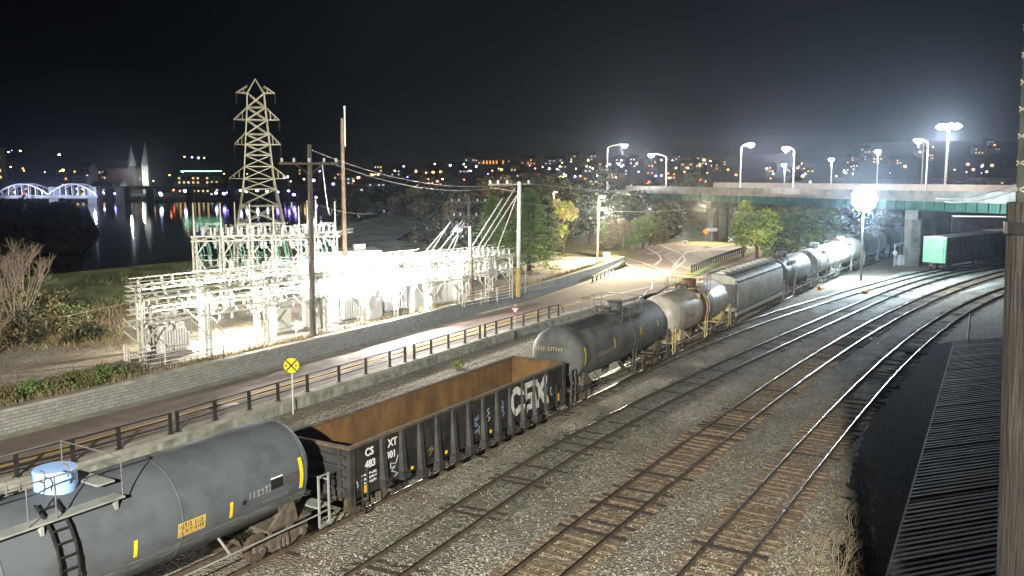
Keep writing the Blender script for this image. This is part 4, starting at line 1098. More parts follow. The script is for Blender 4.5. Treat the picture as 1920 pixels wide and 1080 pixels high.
# ------------------------------------------------------------------ poles
def pole(name,label,ub,vb,zb,ut,vt,r0,r1,mat,Y=None,cat='utility pole',arms=(),group=None):
    b=G(ub,vb,zb) ; Y=b.y; tt=At(ut,vt,Y)
    t=thing(name,label,cat,(b.x,b.y,zb),0,group)
    MB().tube(b,tt,r0,12,r1).build('shaft',mat,t,world=True,smooth=True)
    for f,hl,ang in arms:
        p=b.lerp(tt,f); d=Vector((math.cos(ang),math.sin(ang),0))
        g=MB().bar(p-d*hl+Vector((0,-.16,0)),p+d*hl+Vector((0,-.16,0)),.12,.14)
        g.bar(p-d*hl*.5+Vector((0,-.12,0)),p-Vector((0,0,.7)),.04); g.bar(p+d*hl*.5+Vector((0,-.12,0)),p-Vector((0,0,.7)),.04)
        gi=MB()
        for q in (-.9,-.5,.5,.9): insulator(gi,*(p+d*hl*q+Vector((0,-.16,0))).xy,p.z+.08,.28,.09)
        g.build('crossarm',mat,t,world=True); gi.build('pin_insulators',porc,t,world=True)
    return t,b,tt
tP1,b1,t1=pole('wooden_utility_pole','dark wooden utility pole with a crossarm in front of the substation',587,637,ZY,580,271,.21,.14,wooddk,arms=((.905,1.9,.25),(.905,.0001,.25)))
tP2,b2,t2=pole('wooden_utility_pole','tallest bare wooden pole, light metal pipe at its top, rising behind the control building',648,545,ZY,641,222,.24,.15,wood)
p=t2; MB().tube(t2+Vector((.25,-.1,-2.6)),t2+Vector((.28,-.1,.95)),.07,8).build('conduit',galv,tP2,world=True); MB().lathe([(.05,0),(.11,.04),(.11,.2),(.03,.26)],8,'z',(t2.x+.28,t2.y-.1,t2.z+.9)).build('pipe_cap',galv,tP2,world=True)
tP3,b3,t3=pole('white_pole','tall white painted pole with yellow foot at the right end of the substation',971,556,ZY,974,341,.20,.15,M('pole_pale',(.50,.50,.48),(.62,.62,.60),scale=2,rough=.6),arms=())
MB().tube(b3,b3+Vector((0,0,2.6)),.225,12,.222).build('yellow_guard',M('guard_yellow',(.55,.40,.10),(.65,.5,.15),scale=3,rough=.6),tP3,world=True)
MB().bar(t3+Vector((-2.8,.3,-.25)),t3+Vector((1.2,0,-.2)),.12).bar(t3+Vector((-2.6,.3,-.5)),t3+Vector((0,0,-.9)),.07).build('crossarm',truckm,tP3,world=True)
gi=MB()
for q in (-2.6,-1.9,-1.1,.8): insulator(gi,t3.x+q,t3.y+.2,t3.z-.15,.3,.1)
gi.build('pin_insulators',porc,tP3,world=True)
tP4,b4,t4=pole('wooden_lamp_pole','brown wooden pole carrying the bright substation lamp',886,571,ZY,881,425,.17,.13,wood)
tP5,b5,t5=pole('wooden_utility_pole','thin dark pole with two crossarms in front of the evergreens',879,500,ZY,878,368,.16,.12,wooddk,arms=((.92,2.2,.1),(.72,1.9,.1)))
tP6,b6,t6=pole('wooden_utility_pole','slim dark post standing against the pale yellow tree',1038,470,ZY,1038,358,.14,.10,wooddk)
# thick cables from the poles to the frame
for k,(ua,va,ub,vb,Y0,Y1) in enumerate([(942,372,881,468,80,76),(966,352,885,482,81,75),(969,366,893,485,81,76),(970,366,925,487,81,77.5),]):
    g=MB(); g.tube(At(ua,va,Y0),At(ub,vb,Y1),.036,6); tag(g.build('guy_cable',M('cable_pale',(.50,.50,.46),rough=.6)),['thick cable from the dark crossarm down to the low frame, leftmost of four','second thick cable from the white pole top down to the low frame','third thick cable from the white pole down to the low frame','steepest thick cable from the white pole, rightmost of four'][k],'cable','thick cables from the white pole')
for k,(ua,va,ub,vb) in enumerate([(845,416,780,492),(842,420,795,492),(866,415,808,490),(870,418,828,488),(860,440,842,486)]):
    g=MB(); g.tube(At(ua,va,79),At(ub,vb,75),.032,6); tag(g.build('guy_cable',M('cable_pale',(.50,.50,.46),rough=.6)),'pale slanting cable running from the lamp pole down to the white frame','cable','slanting cables left of the lamp pole')
def wire(lab,p,q,sag,r=.022,grp='overhead wires'):
    g=MB(); cable(g,p,q,sag,r); tag(g.build('overhead_wire',wirec),lab,'wire',grp)
wire('long thin wire sagging from the top of the dark pole towards the white pole',t1+Vector((0,0,-.3)),t3+Vector((0,0,0)),1.2,.02)
wire('upper wire from the dark pole crossarm to the right',t1+Vector((1.4,0,-1.2)),t3+Vector((-1,0,-.3)),1.0,.02)
wire('wire running right from the white pole top over the road lamp',t3+Vector((.5,0,-.1)),At(1250,352,120),.5,.022)
wire('lower wire from the white pole running right across the dark trees',t3+Vector((0,0,-1.8)),At(1290,392,125),.6,.03)
wire('bright wire pair end sagging from the frame past the tall bare pole',At(600,385,80),At(700,400,84),.3,.02)
wire('wire from the dark pole crossarm down towards the tall frame',t1+Vector((.8,0,-1.3)),At(622,395,82),1.5,.03)
wire('dark cable crossing in front of the overpass at the right, upper of two',At(1755,372,95),At(1905,345,60),.4,.05,'dark cables by the overpass')
wire('dark cable crossing in front of the overpass at the right, lower of two',At(1770,378,95),At(1905,356,60),.4,.05,'dark cables by the overpass')
# ------------------------------------------------------------------ signs
def sign_post(name,label,u,v,z,h,r=.05,mat=None):
    p=G(u,v,z); t=thing(name,label,'sign',(p.x,p.y,z)); MB().bar((0,0,0),(0,0,h),r*2,r*1.2).build('post',mat or galv,t); return t,p
t,p=sign_post('railroad_warning_sign','round yellow railroad crossing warning sign with black X on a grey post beside the railing',550,776,0,2.45)
za=At(549,685,p.y).z
MB().lathe([(.43,-.015),(.43,.0)],40,'y',(0,-.06,za)).build('sign_plate',yellsign,t)
MB().lathe([(.43,-.022),(.40,-.022)],40,'y',(0,-.057,za),cap=False).build('sign_border',blackflat,t)
g=MB()
for s in (-1,1): g.bar((-s*.27,-.085,za-.28),(s*.27,-.085,za+.28),.075,.012,up=(0,1,0))
g.build('cross_mark',blackflat,t)
for x in(-.33,.19): text_mesh(t,'R',.20,blackflat,(x,-.078,za-.07),(PI/2,0,0),name='letter_r',bold=True)
t,p=sign_post('yield_sign','white and red triangular yield sign on a post in front of the retaining wall end',966,637,0,2.75,mat=M('post_white_black',(.45,.47,.5),rough=.5))
za=At(966,581,p.y).z
def tri(r): return [(-r*.92,.5*r),(r*.92,.5*r),(0,-r)]
def ytri(r,y,y2):
    g=MB(); P_=tri(r); g.add([(x,y,za+z) for x,z in P_]+[(x,y2,za+z) for x,z in P_],[(0,1,2),(5,4,3),(0,3,4,1),(1,4,5,2),(2,5,3,0)]); return g
ytri(.42,-.06,-.03).build('sign_plate',M('sign_red',(.25,.02,.015),rough=.5),t); ytri(.24,-.066,-.06).build('sign_centre',whitep,t)
MB().box(0,0,.35,.12,.1,.7).build('post_base',blackflat,t)
t,p=sign_post('blank_white_sign','blank white rectangular sign on a post left of the bright road',1137,506,RD,2.2)
za=At(1137,480,p.y).z; MB().box(0,-.08,za-RD,.85,.03,.95).build('sign_plate',whitep,t)
t,p=sign_post('crossbuck_sign','white railroad crossbuck on a post left of the round dark sign',1153,464,RD,3.3)
za=2.95
MB().bar((-.55,-.08,za-.38),(.55,-.08,za+.38),.16,.03,up=(0,1,0)).bar((.55,-.1,za-.38),(-.55,-.1,za+.38),.16,.03,up=(0,1,0)).build('crossbuck',whitep,t)
MB().box(0,-.1,1.9,.5,.1,.35).build('flasher_box',truckm,t)
t,p=sign_post('round_sign','round sign seen from its dark back beside the crossbuck',1160,465,RD,2.9)
MB().lathe([(.46,-.02),(.46,.02)],24,'y',(0,-.06,2.4)).build('sign_plate',blackflat,t)
t,p=sign_post('crossbuck_sign','white railroad crossbuck at the far end of the concrete apron',1371,466,RD,2.1)
MB().bar((-.55,-.08,1.5-.38),(.55,-.08,1.5+.38),.17,.03,up=(0,1,0)).bar((.55,-.1,1.5-.38),(-.55,-.1,1.5+.38),.17,.03,up=(0,1,0)).build('crossbuck',whitep,t)
t,p=sign_post('small_white_sign','small white sign low on the grass island',1284,470,RD,1.6)
MB().box(0,-.06,1.2,.8,.03,.8).build('sign_plate',whitep,t); MB().box(0,-.08,1.3,.5,.01,.12).box(0,-.08,1.05,.4,.01,.1).build('sign_marks',blackflat,t)
t,p=sign_post('orange_sign','orange diamond shaped warning sign in front of the pale overpass columns',1323,459,RD,2.4)
g=MB().lathe([(.62,-.02),(.62,.02)],4,'y',(0,-.06,2.3)).build('sign_plate',M('sign_orange',(.75,.33,.03),rough=.4),t)
t,p=sign_post('white_arrow_sign','wide white board sign on a post just right of the orange sign',1334,462,RD,3.0)
MB().box(0,-.06,2.8,1.7,.04,.55).build('sign_plate',M('sign_greywhite',(.4,.42,.42),rough=.5),t)
# guardrails
def guardrail(label,px,z,every=2.0,h=.7,bl=False,seg=False):
    P=[G(u,v,z) for u,v in px]; t=thing('guardrail',label,'guardrail',P[0])
    Q=[p for p,hh in resample([p.xy for p in P],every)]
    for p in Q: MB().box(p.x,p.y,z+h/2,.16,.2,h).build('post',wooddk if not bl else blackflat,t,world=True)
    g=MB()
    for a,b in zip(Q,Q[1:]): g.bar((*a,z+h*.78),(*b,z+h*.78),.08,.3)
    g.build('rail_beam',galvd if not bl else truckm,t,world=True)
guardrail('grey steel guardrail continuing from the stone wall towards the white sign',[(1111,529),(1140,515),(1160,504),(1172,496)],RD,2.0)
guardrail('row of stubby black posts with a dark rail curving behind the grey hopper',[(1297,511),(1330,496),(1365,483),(1398,472)],RD,1.3,.9,True)
guardrail('long low guardrail at the back of the junction under the dark trees',[(1040,436),(1100,441),(1180,446)],RD,3.0)
# driveway edge curb, its shadow put into the dark wall colour
P=[G(u,v,RD).xy for u,v in [(1026,470),(1080,476),(1128,484)]]
t=wall_mesh(P,RD-.1,RD+.35,.3).build('low_wall',M('wall_shadow_dark',(.03,.03,.028),(.06,.06,.05),scale=3,rough=.9)); tag(t,'low shadow-dark wall edging the side drive behind the evergreens','wall')
# ------------------------------------------------------------------ overpass
O=Vector((36,161)); od=Vector((.402,-.916)); on=Vector((.916,.402)); sk=Vector((.615,.788))
t=thing('highway_overpass','long highway overpass with green steel girders and concrete parapets crossing above the train','bridge',(*O,0),0)
def op(m,n): p=O+od*m+on*n; return p.x,p.y
teal=M('girder_teal_paint',(.02,.105,.075),(.04,.155,.11),scale=.6,rough=.6,c3=(.018,.075,.055),s3=.5)
con2=M('bridge_concrete',(.23,.23,.20),(.34,.335,.29),scale=.8,rough=.85,bump=.1,c3=(.16,.16,.14),s3=.5)
def obox(g,m0,m1,n0,n1,z0,z1):
    vs=[(*op(m,n),z) for m in(m0,m1) for n in (n0,n1) for z in (z0,z1)]
    g.add(vs,[(0,1,3,2),(4,6,7,5),(0,4,5,1),(2,3,7,6),(0,2,6,4),(1,5,7,3)])
g=MB(); obox(g,-28,110,-.4,22,9.1,9.55); g.build('deck',con2,t,world=True)
g=MB(); obox(g,-28,110,-.6,-.2,8.95,10.35); obox(g,-28,110,-.7,-.6,9.35,9.6); g.build('near_parapet',con2,t,world=True)
g=MB(); obox(g,-28,110,21.8,22.2,8.95,10.95); g.build('far_parapet',M('parapet_lit_beige',(.46,.41,.31),(.56,.50,.40),scale=.5,rough=.8),t,world=True)  # lamp light along the far parapet is put into its beige
for k,n in enumerate((.4,6,11.5,17,21.4)):
    g=MB(); obox(g,-24,110,n-.03,n+.03,7.75,9.1); obox(g,-24,110,n-.25,n+.25,7.70,7.76); obox(g,-24,110,n-.25,n+.25,9.04,9.098)
    if k==0:
        m=-23
        while m<110: obox(g,m-.03,m+.03,n-.22,n-.031,7.77,9.035); m+=1.6
    g.build('girder',teal,t,world=True)
# chain fence on the far parapet
g=MB(); m=-24
while m<110: g.bar((*op(m,22),10.95),(*op(m,22),11.9),.06); m+=2.4
for z in (11.4,11.9): g.bar((*op(-24,22),z),(*op(110,22),z),.05)
g.build('parapet_fence',truckm,t,world=True)
def pier(label_,base,ncol,sp,w_,zc_):
    pr=MB()
    for k in range(ncol):
        p=base+sk*(k*sp); pr=MB(); pr.box(p.x,p.y,zc_/2-.3,w_,w_*1.05,zc_+.6,rz=.2); pr.build('pier_column',con2,t,world=True)
    a=base-sk*1.0; b=base+sk*((ncol-1)*sp+1.0); MB().bar((*a,zc_+.55),(*b,zc_+.55),w_*1.15,1.25).build('pier_cap',con2,t,world=True)
pier('',O+on*.6,5,4.3,.95,6.5)
pier('',Vector(op(45.3,.8)),5,4.6,1.45,6.5)
pier('',Vector(op(88,.8)),4,5,1.4,6.5)
# abutment slope
g=MB(); a0_,a1_=-5,-22
vs=[(*op(a0_,-3),RD-.1),(*op(a0_,23),RD-.1),(*op(a1_,23),7.6),(*op(a1_,-3),7.6),(*op(a1_,-3),RD-.1),(*op(a1_,23),RD-.1)]
g.add(vs,[(0,1,2,3),(0,3,4),(1,5,2),(3,2,5,4),(0,4,5,1)])
g.build('slope_paving',con2,t,world=True)
g=MB(); obox(g,-60,-22,-2.5,24,RD-.2,8.9); g.build('abutment',con2,t,world=True)
# approach embankment (earth)
g=MB(); vs=[(*op(-22,-2.6),8.8),(*op(-140,-2.6),5.0),(*op(-140,-22),0),(*op(-14,-14),0),(*op(-22,24.2),8.8),(*op(-140,24.2),5.0),(*op(-140,44),0),(*op(-22,44),0)]
g.add(vs,[(0,1,2,3),(4,7,6,5),(0,4,5,1)]); struct('embankment',g,grass_m)
# pale retaining structure / parked cars seen beneath the bridge
dk2=M('far_car_dark',(.05,.055,.07),(.08,.085,.10),scale=.5,rough=.7)
boxcar('dark boxcar with pale roof edge parked farther back under the overpass',Vector((82,163)),Vector((98,158)),dk2,dk2,4.6,'boxcars')
boxcar('dark boxcar farthest right under the overpass, only its roof edge showing',Vector((99.5,157.6)),Vector((115,154)),dk2,dk2,4.6,'boxcars')
# ------------------------------------------------------------------ vegetation
def leafmat(name,c1,c2): return M(name,c1,c2,scale=1.1,rough=.85,lo=.3,hi=.7,detail=3)
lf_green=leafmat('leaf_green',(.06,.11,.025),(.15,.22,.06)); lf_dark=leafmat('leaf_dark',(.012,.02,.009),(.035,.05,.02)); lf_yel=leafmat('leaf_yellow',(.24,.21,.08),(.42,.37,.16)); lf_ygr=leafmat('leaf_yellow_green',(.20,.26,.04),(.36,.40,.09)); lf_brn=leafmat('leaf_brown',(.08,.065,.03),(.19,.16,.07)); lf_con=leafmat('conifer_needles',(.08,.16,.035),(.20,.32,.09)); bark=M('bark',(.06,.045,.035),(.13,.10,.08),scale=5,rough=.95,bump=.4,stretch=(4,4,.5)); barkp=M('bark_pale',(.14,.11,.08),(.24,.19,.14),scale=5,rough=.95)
def leaves(g,c,r,n,s,rn,flat_=1.0):
    for i in range(n):
        d=Vector((rn.gauss(0,1),rn.gauss(0,1),rn.gauss(0,1))); d.normalize(); d*=r*rn.random()**.4; d.z*=flat_
        p=Vector(c)+d; a=Vector((rn.gauss(0,1),rn.gauss(0,1),rn.gauss(0,.6))).normalized(); b=a.cross(Vector((rn.gauss(0,1),rn.gauss(0,1),rn.gauss(0,1)))).normalized()
        k=s*rn.uniform(.5,1.2); g.add([p-a*k,p+b*k*.6,p+a*k,p-b*k*.6],[(0,1,2,3)])
def limb(g,p,d,L,r,depth,rn,tips,spread=.6,n=2):
    q=p+d*L; g.tube(p,q,r,5,r*.65,cap=False)
    if depth==0: tips.append(q); return
    for k in range(n+(rn.random()<.4)):
        e=(d+Vector((rn.gauss(0,spread),rn.gauss(0,spread),rn.gauss(.15,spread*.6)))).normalized(); limb(g,q,e,L*rn.uniform(.6,.85),r*.62,depth-1,rn,tips,spread,n)
def tree(label,x,y,z0,h,r,leafm,seed,n=1500,s=.45,name='tree',cat='tree',group=None,trunk=.2,clumps=16,low=.28,flat_=.8,mixm=None):
    rn=random.Random(seed); t=thing(name,label,cat,(x,y,z0),0,group)
    g=MB(); tips=[]; H1=h*low
    g.tube((0,0,-.2),(0,0,H1),trunk,8,trunk*.75,cap=False)
    for k in range(4):
        a=k*1.6+rn.random(); limb(g,Vector((0,0,H1*rn.uniform(.7,1))),Vector((.55*math.cos(a),.55*math.sin(a),.8)).normalized(),h*.2,trunk*.5,2,rn,tips,.45)
    g.tube((0,0,H1),(0,0,h*.8),trunk*.7,6,trunk*.15,cap=False); g.build('trunk',bark,t)
    g=MB(); g2=MB()
    for k in range(clumps):
        a=rn.random()*6.28; rr=r*rn.random()**.6*.8; zz=H1+(h-H1)*rn.uniform(.12,.93); sc=1-abs((zz-H1)/(h-H1)-.4)*.9
        leaves(g2 if (mixm and rn.random()<.4) else g,(rr*sc*math.cos(a),rr*sc*math.sin(a),zz),r*rn.uniform(.28,.48),n//clumps,s,rn,flat_)
    g.build('crown',leafm,t)
    if mixm and g2.v: g2.build('crown',mixm,t)
    return t
def conifer(label,x,y,z0,h,r,leafm,seed,n=2600,s=.42,group=None):
    rn=random.Random(seed); t=thing('evergreen_tree',label,'tree',(x,y,z0),0,group)
    MB().tube((0,0,-.2),(0,0,h*.95),.25,7,.04).build('trunk',bark,t); g=MB()
    nb=int(n/34)
    for i in range(nb):
        f=(i+rn.random())/nb; f=f**.85; z=.5+f*(h-.8); a=i*2.399+rn.uniform(-.3,.3)
        Lb=r*(1-f)**.72*rn.uniform(.72,1.15)+.15; up=rn.uniform(-.12,.22)
        for k in range(34):
            q=(k+rn.random())/34; sp=(.10+.26*Lb*q*(1.15-q)); w_=rn.gauss(0,1)*sp; vz=rn.gauss(0,.10)-abs(w_)*.25
            d=Vector((math.cos(a),math.sin(a),0)); sd=Vector((-d.y,d.x,0)); p=d*(Lb*q)+sd*w_+Vector((0,0,z+up*Lb*q-.16*Lb*q*q+vz))
            dd=(d+sd*(w_/max(.1,sp))*.5+Vector((0,0,rn.uniform(-.3,.3)))).normalized(); k_=s*rn.uniform(.5,1.0); wv=dd.cross(Vector((rn.gauss(0,.5),rn.gauss(0,.5),1))).normalized()
            g.add([p-wv*k_*.3,p+wv*k_*.3,p+dd*k_],[(0,1,2)])
    g.build('crown',leafm,t); return t
def wp(u,v,z): p=G(u,v,z); return p.x,p.y
def base(u,Y): p=At(u,500,Y); return p.x,p.y
conifer('tall conical evergreen just right of the white pole, lit green on its left side',*base(992,100),ZY,9.6,3.9,lf_con,3,n=5200,s=.6)
conifer('broad evergreen left of the white pole behind the slanting cables',*base(925,102),ZY,8.6,3.4,lf_con,4,n=4200,s=.6)
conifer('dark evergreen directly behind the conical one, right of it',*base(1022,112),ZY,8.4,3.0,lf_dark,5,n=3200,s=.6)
tree('brownish leafy tree between the two evergreens',*base(955,108),ZY,7.2,3.4,lf_brn,6,n=2400,s=.3,mixm=lf_green)
tree('pale yellow autumn tree lit from behind the evergreens',*base(1056,125),ZR,8.4,2.8,lf_yel,8,n=2000,s=.28,mixm=lf_ygr)
tree('low dark bush left of the broad evergreen',*base(868,104),ZY,5.2,3.2,lf_dark,9,n=1800,s=.3,low=.1)
rn=random.Random(31)
dk=[('dark leafy tree behind the junction, left part of the thicket',1105,150,9.5,5),('dark leafy tree rising above the two headed street lamp',1130,172,13.2,6.5),('dark leafy tree in the thicket under the overpass end',1180,150,8.5,5.5),('low olive bushes along the road under the thicket',1150,140,4.5,4.5),('brown bush at the foot of the concrete slope',1245,158,6,4.5),('olive bush left of the brown bush',1205,142,5,5),('dark round tree standing on the approach bank',1290,190,12.4,6)]
for i,(lab,u,Y,h,r) in enumerate(dk):
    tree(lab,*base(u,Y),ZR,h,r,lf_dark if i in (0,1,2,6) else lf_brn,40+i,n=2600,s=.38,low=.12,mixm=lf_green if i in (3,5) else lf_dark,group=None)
bx=[(790,200,8,6),(835,190,8.5,6),(760,240,7,6),(870,165,8,5.5),(905,175,9.5,6),(815,150,4,5),(1060,185,12,6),(1020,160,11,5.5),(940,150,11.5,5.5),(985,170,12,5.5)]
for i,(u,Y,h,r) in enumerate(bx):
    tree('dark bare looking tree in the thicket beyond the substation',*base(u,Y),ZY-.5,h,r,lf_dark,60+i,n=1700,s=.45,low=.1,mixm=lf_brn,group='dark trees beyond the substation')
# trees by the floodlight
tree('floodlit tree with yellow green top in front of the overpass columns',*base(1418,122),ZR,6.4,4.2,lf_green,80,n=3400,s=.26,low=.35,mixm=lf_ygr,clumps=22,trunk=.28)
tree('yellow green leafy branchwork left of the floodlit tree',*base(1392,128),ZR,8.2,2.2,lf_ygr,81,n=1300,s=.26,low=.4)
for i,(lab,u,Y,h,r) in enumerate([('green tree just left of the floodlight glare',1500,128,7.0,4.6),('green bushy tree behind the dark tank cars',1545,135,6.6,4.6),('green tree farther back under the overpass girder',1470,150,8.0,5),('bush behind the hopper roof hatches',1460,118,3.6,3.4),('bush between the hopper and the floodlight glare',1530,122,3.4,3.6),('tree directly under the floodlight glare',1600,146,7.0,5),('brown bush beside the overpass column',1662,150,5.5,4)]):
    tree(lab,*base(u,Y),ZR,h,r,lf_green if i<5 else lf_brn,90+i,n=2400,s=.3,low=.15,mixm=lf_dark if i%2 else lf_ygr if False else lf_brn)
# left bare tree
def bare_tree(label,x,y,z0,h,seed,mat,name='bare_tree',depth=5,r=.14,spread=.42,n=2,L=None,group=None,stems=5):
    rn=random.Random(seed); t=thing(name,label,'tree' if h>2.5 else 'shrub',(x,y,z0),0,group); g=MB(); tips=[]
    for k in range(stems):
        a=k*6.28/stems+rn.random(); limb(g,Vector((.12*math.cos(a),.12*math.sin(a),0)),Vector((.28*math.cos(a),.28*math.sin(a),1)).normalized(),L or h*.28,r,depth,rn,tips,spread,n)
    g.build('branches',mat,t); return t
bare_tree('multi stemmed bare tree above the weeds at the left edge',*wp(38,640,ZY),ZY,6.8,5,barkp,depth=6,r=.09,spread=.36,stems=6)
bare_tree('smaller bare bush leaning in at the far left edge',*wp(-15,668,ZY),ZY,3.4,6,barkp,depth=4,r=.07,spread=.5,stems=5)
def shrub(label,u,v,z,h,r,m,seed,n=900,s=.16,group=None,mixm=None):
    rn=random.Random(seed); x,y=wp(u,v,z); t=thing('shrub',label,'shrub',(x,y,z),0,group); g=MB(); g2=MB(); gb=MB()
    for k in range(9):
        a=rn.random()*6.28; rr=r*rn.random()*.7; c=(rr*math.cos(a),rr*math.sin(a),h*rn.uniform(.25,.75)); gb.tube((0,0,0),c,.03,4,.01); leaves(g2 if (mixm and k%2) else g,c,r*.45,n//9,s,rn,.8)
    gb.build('stems',bark,t); g.build('foliage',m,t)
    if mixm: g2.build('foliage',mixm,t)
for i,(lab,u,v,h,r) in enumerate([('weedy shrub at the left edge under the bare tree',60,640,2.2,2.6),('olive shrub right of the bare tree',110,625,1.9,2.4),('brown weedy clump near the rusty fence',165,640,1.2,1.8),('dark thick shrub at the far left behind the fence',20,610,2.6,3),('shrub left of the grassy bank',90,600,2.2,2.6)]):
    shrub(lab,u,v,ZY,h,r,lf_brn,110+i,n=1300,s=.15,mixm=lf_green if i%2 else lf_dark)
for i,(u,v) in enumerate([(20,757),(70,745),(115,735),(150,725),(195,716),(175,730),(240,706)]):
    shrub('low brown weed clump on the bank just above the stone wall',u,v,ZY,.95,1.0,lf_brn,130+i,n=800,s=.085,group='weed clumps above the stone wall',mixm=lf_green)
shrub('small green and yellow weed clump by the rails behind the gondola',858,690,0,.55,.6,lf_brn,150,n=260,s=.08,mixm=lf_ygr)
shrub('dark sprawling weed on the gravel near the retaining wall',285,853,0,.35,.5,lf_brn,151,n=120,s=.06)
# dry grass along the top of the stone wall and in the yard
strawm=leafmat('dry_grass',(.16,.12,.055),(.34,.28,.15))
rn=random.Random(77); g=MB()
P=[p for p,h in resample(offs(W2,1.0),.25)]
for i in range(7000):
    p=rn.choice(P)+Vector((rn.gauss(0,.25),rn.gauss(.1,.45))); h=rn.uniform(.15,.6)*(1 if p.x>-40 else 1); a=rn.random()*6.28; dx,dy=.03*math.cos(a),.03*math.sin(a); lx,ly=rn.gauss(0,.12),rn.gauss(0,.12)
    g.add([(p.x-dx,p.y-dy,ZY),(p.x+dx,p.y+dy,ZY),(p.x+lx,p.y+ly,ZY+h)],[(0,1,2)])
tag(g.build('dry_grass',strawm),'dry straw coloured grass along the top of the stone wall','grass',None,'stuff')
g=MB()
for i in range(5000):
    u=rn.uniform(-40,330); v=rn.uniform(575,650) if u<230 else rn.uniform(560,610); p=G(u,v+rn.uniform(-8,8),ZY); h=rn.uniform(.1,.5); a=rn.random()*6.28; dx,dy=.04*math.cos(a),.04*math.sin(a)
    g.add([(p.x-dx,p.y-dy,ZY-.02),(p.x+dx,p.y+dy,ZY-.02),(p.x+rn.gauss(0,.2),p.y+rn.gauss(0,.2),ZY+h)],[(0,1,2)])
tag(g.build('tall_weeds',strawm),'tall straw coloured weeds behind the rusty fence at the left','weeds',None,'stuff')
g=MB()
for i in range(2600):
    u=rn.uniform(95,520); v=rn.uniform(488,580)
    if v<514-(u-100)*.095+5: continue
    p=G(u,v,ZY+(.9 if v<530 else 0)); h=rn.uniform(.25,.8); a=rn.random()*6.28; dx,dy=.12*math.cos(a),.12*math.sin(a)
    for q in range(2): g.add([(p.x-dx,p.y-dy,p.z-.5),(p.x+dx,p.y+dy,p.z-.5),(p.x+rn.gauss(0,.3),p.y+rn.gauss(0,.3),p.z+h*.6)],[(0,1,2)])
tag(g.build('bank_tufts',leafmat('tuft_green',(.10,.12,.045),(.26,.26,.12))),'rough grass tufts on the river bank behind the substation','grass',None,'stuff')
# foreground dead brush, lower right
for i,(u,v,h,lab) in enumerate([(1575,1075,1.7,'leafless twiggy bush at the bottom edge beside the dark drive'),(1530,1050,1.0,'lower pale twiggy weed left of the leafless bush'),(1600,985,1.1,'leafless twiggy bush on the edge of the dark drive, above the bottom one'),(1505,1100,1.0,'twiggy weed cut by the bottom edge beside the last rail')]):
    x,y=wp(u,v,0); bare_tree(lab,x,y,0,h,200+i,M('dry_twig',(.20,.16,.11),(.34,.28,.2),scale=5,rough=.9),name='twiggy_bush',depth=4,r=.014,spread=.5,n=2,L=h*.30,stems=5)
g=MB()
for i in range(5200):
    u=rn.uniform(1380,1650); v=rn.uniform(860,1150); 
    if u<1592-(v-1080)*.9-40 and rn.random()<.7: continue
    if u>1640: continue
    p=G(u,v,0); h=rn.uniform(.05,.32); a=rn.random()*6.28; dx,dy=.012*math.cos(a),.012*math.sin(a)
    # keep clear of the rails
    if min((q-p.xy).length for q in TR['C'][::4])<1.5: continue
    g.add([(p.x-dx,p.y-dy,0),(p.x+dx,p.y+dy,0),(p.x+rn.gauss(0,.1),p.y+rn.gauss(0,.1),h)],[(0,1,2)])
tag(g.build('dead_grass',strawm),'dead straw grass on the shoulder between the last track and the drive','grass',None,'stuff')
# scraps and stones on the dark drive
g=MB()
for i in range(420):
    u=rn.uniform(1600,1790); v=rn.uniform(660,1078); p=G(u,v,0); s_=rn.uniform(.015,.05); a=rn.random()*6
    g.add([(p.x+s_*math.cos(a+k*1.57)*rn.uniform(.5,1.3),p.y+s_*math.sin(a+k*1.57)*rn.uniform(.5,1.3),.005) for k in range(4)]+[(p.x,p.y,s_*.7)],[(0,1,4),(1,2,4),(2,3,4),(3,0,4)])
tag(g.build('drive_litter',M('litter_grey',(.05,.05,.045),(.25,.24,.2),scale=1.5,rough=.9)),'small stones and scraps lying on the dark drive','litter',None,'stuff')
# dark wooded point in the river, and far wood on the opposite bank
g=MB(); rn=random.Random(9)
gl=MB(); gl.poly([(*At(-450,400,170).xy,-2.0),(*At(150,400,175).xy,-2.6),(*At(185,400,240).xy,-2.6),(*At(172,400,330).xy,-2.6),(*At(165,400,470).xy,-2.6),(*At(-450,400,480).xy,-2.0)]); struct('river_point',gl,darkgr)
for i in range(380):
    Y=rn.uniform(180,440); u=rn.uniform(-420,150-(Y-180)*.05); p=At(u,400,Y); leaves(g,(p.x,p.y,rn.uniform(-1.5,2.2)),rn.uniform(1.8,3.2),22,1.0,rn,.8)
tag(g.build('dark_woods',leafmat('woods_dark',(.006,.008,.005),(.016,.018,.011))),'dark wooded point beyond the bank at the left, in front of the arched bridge','woods',None,'stuff')
g=MB()
for i in range(420):
    u=rn.uniform(640,1500); Y=rn.uniform(230,420); p=At(u,400,Y); leaves(g,(p.x,p.y,rn.uniform(1,6)),rn.uniform(2.5,4.5),16,1.6,rn,.8)
tag(g.build('dark_woods',lf_dark),'dark mass of woods between the junction and the town lights','woods',None,'stuff')
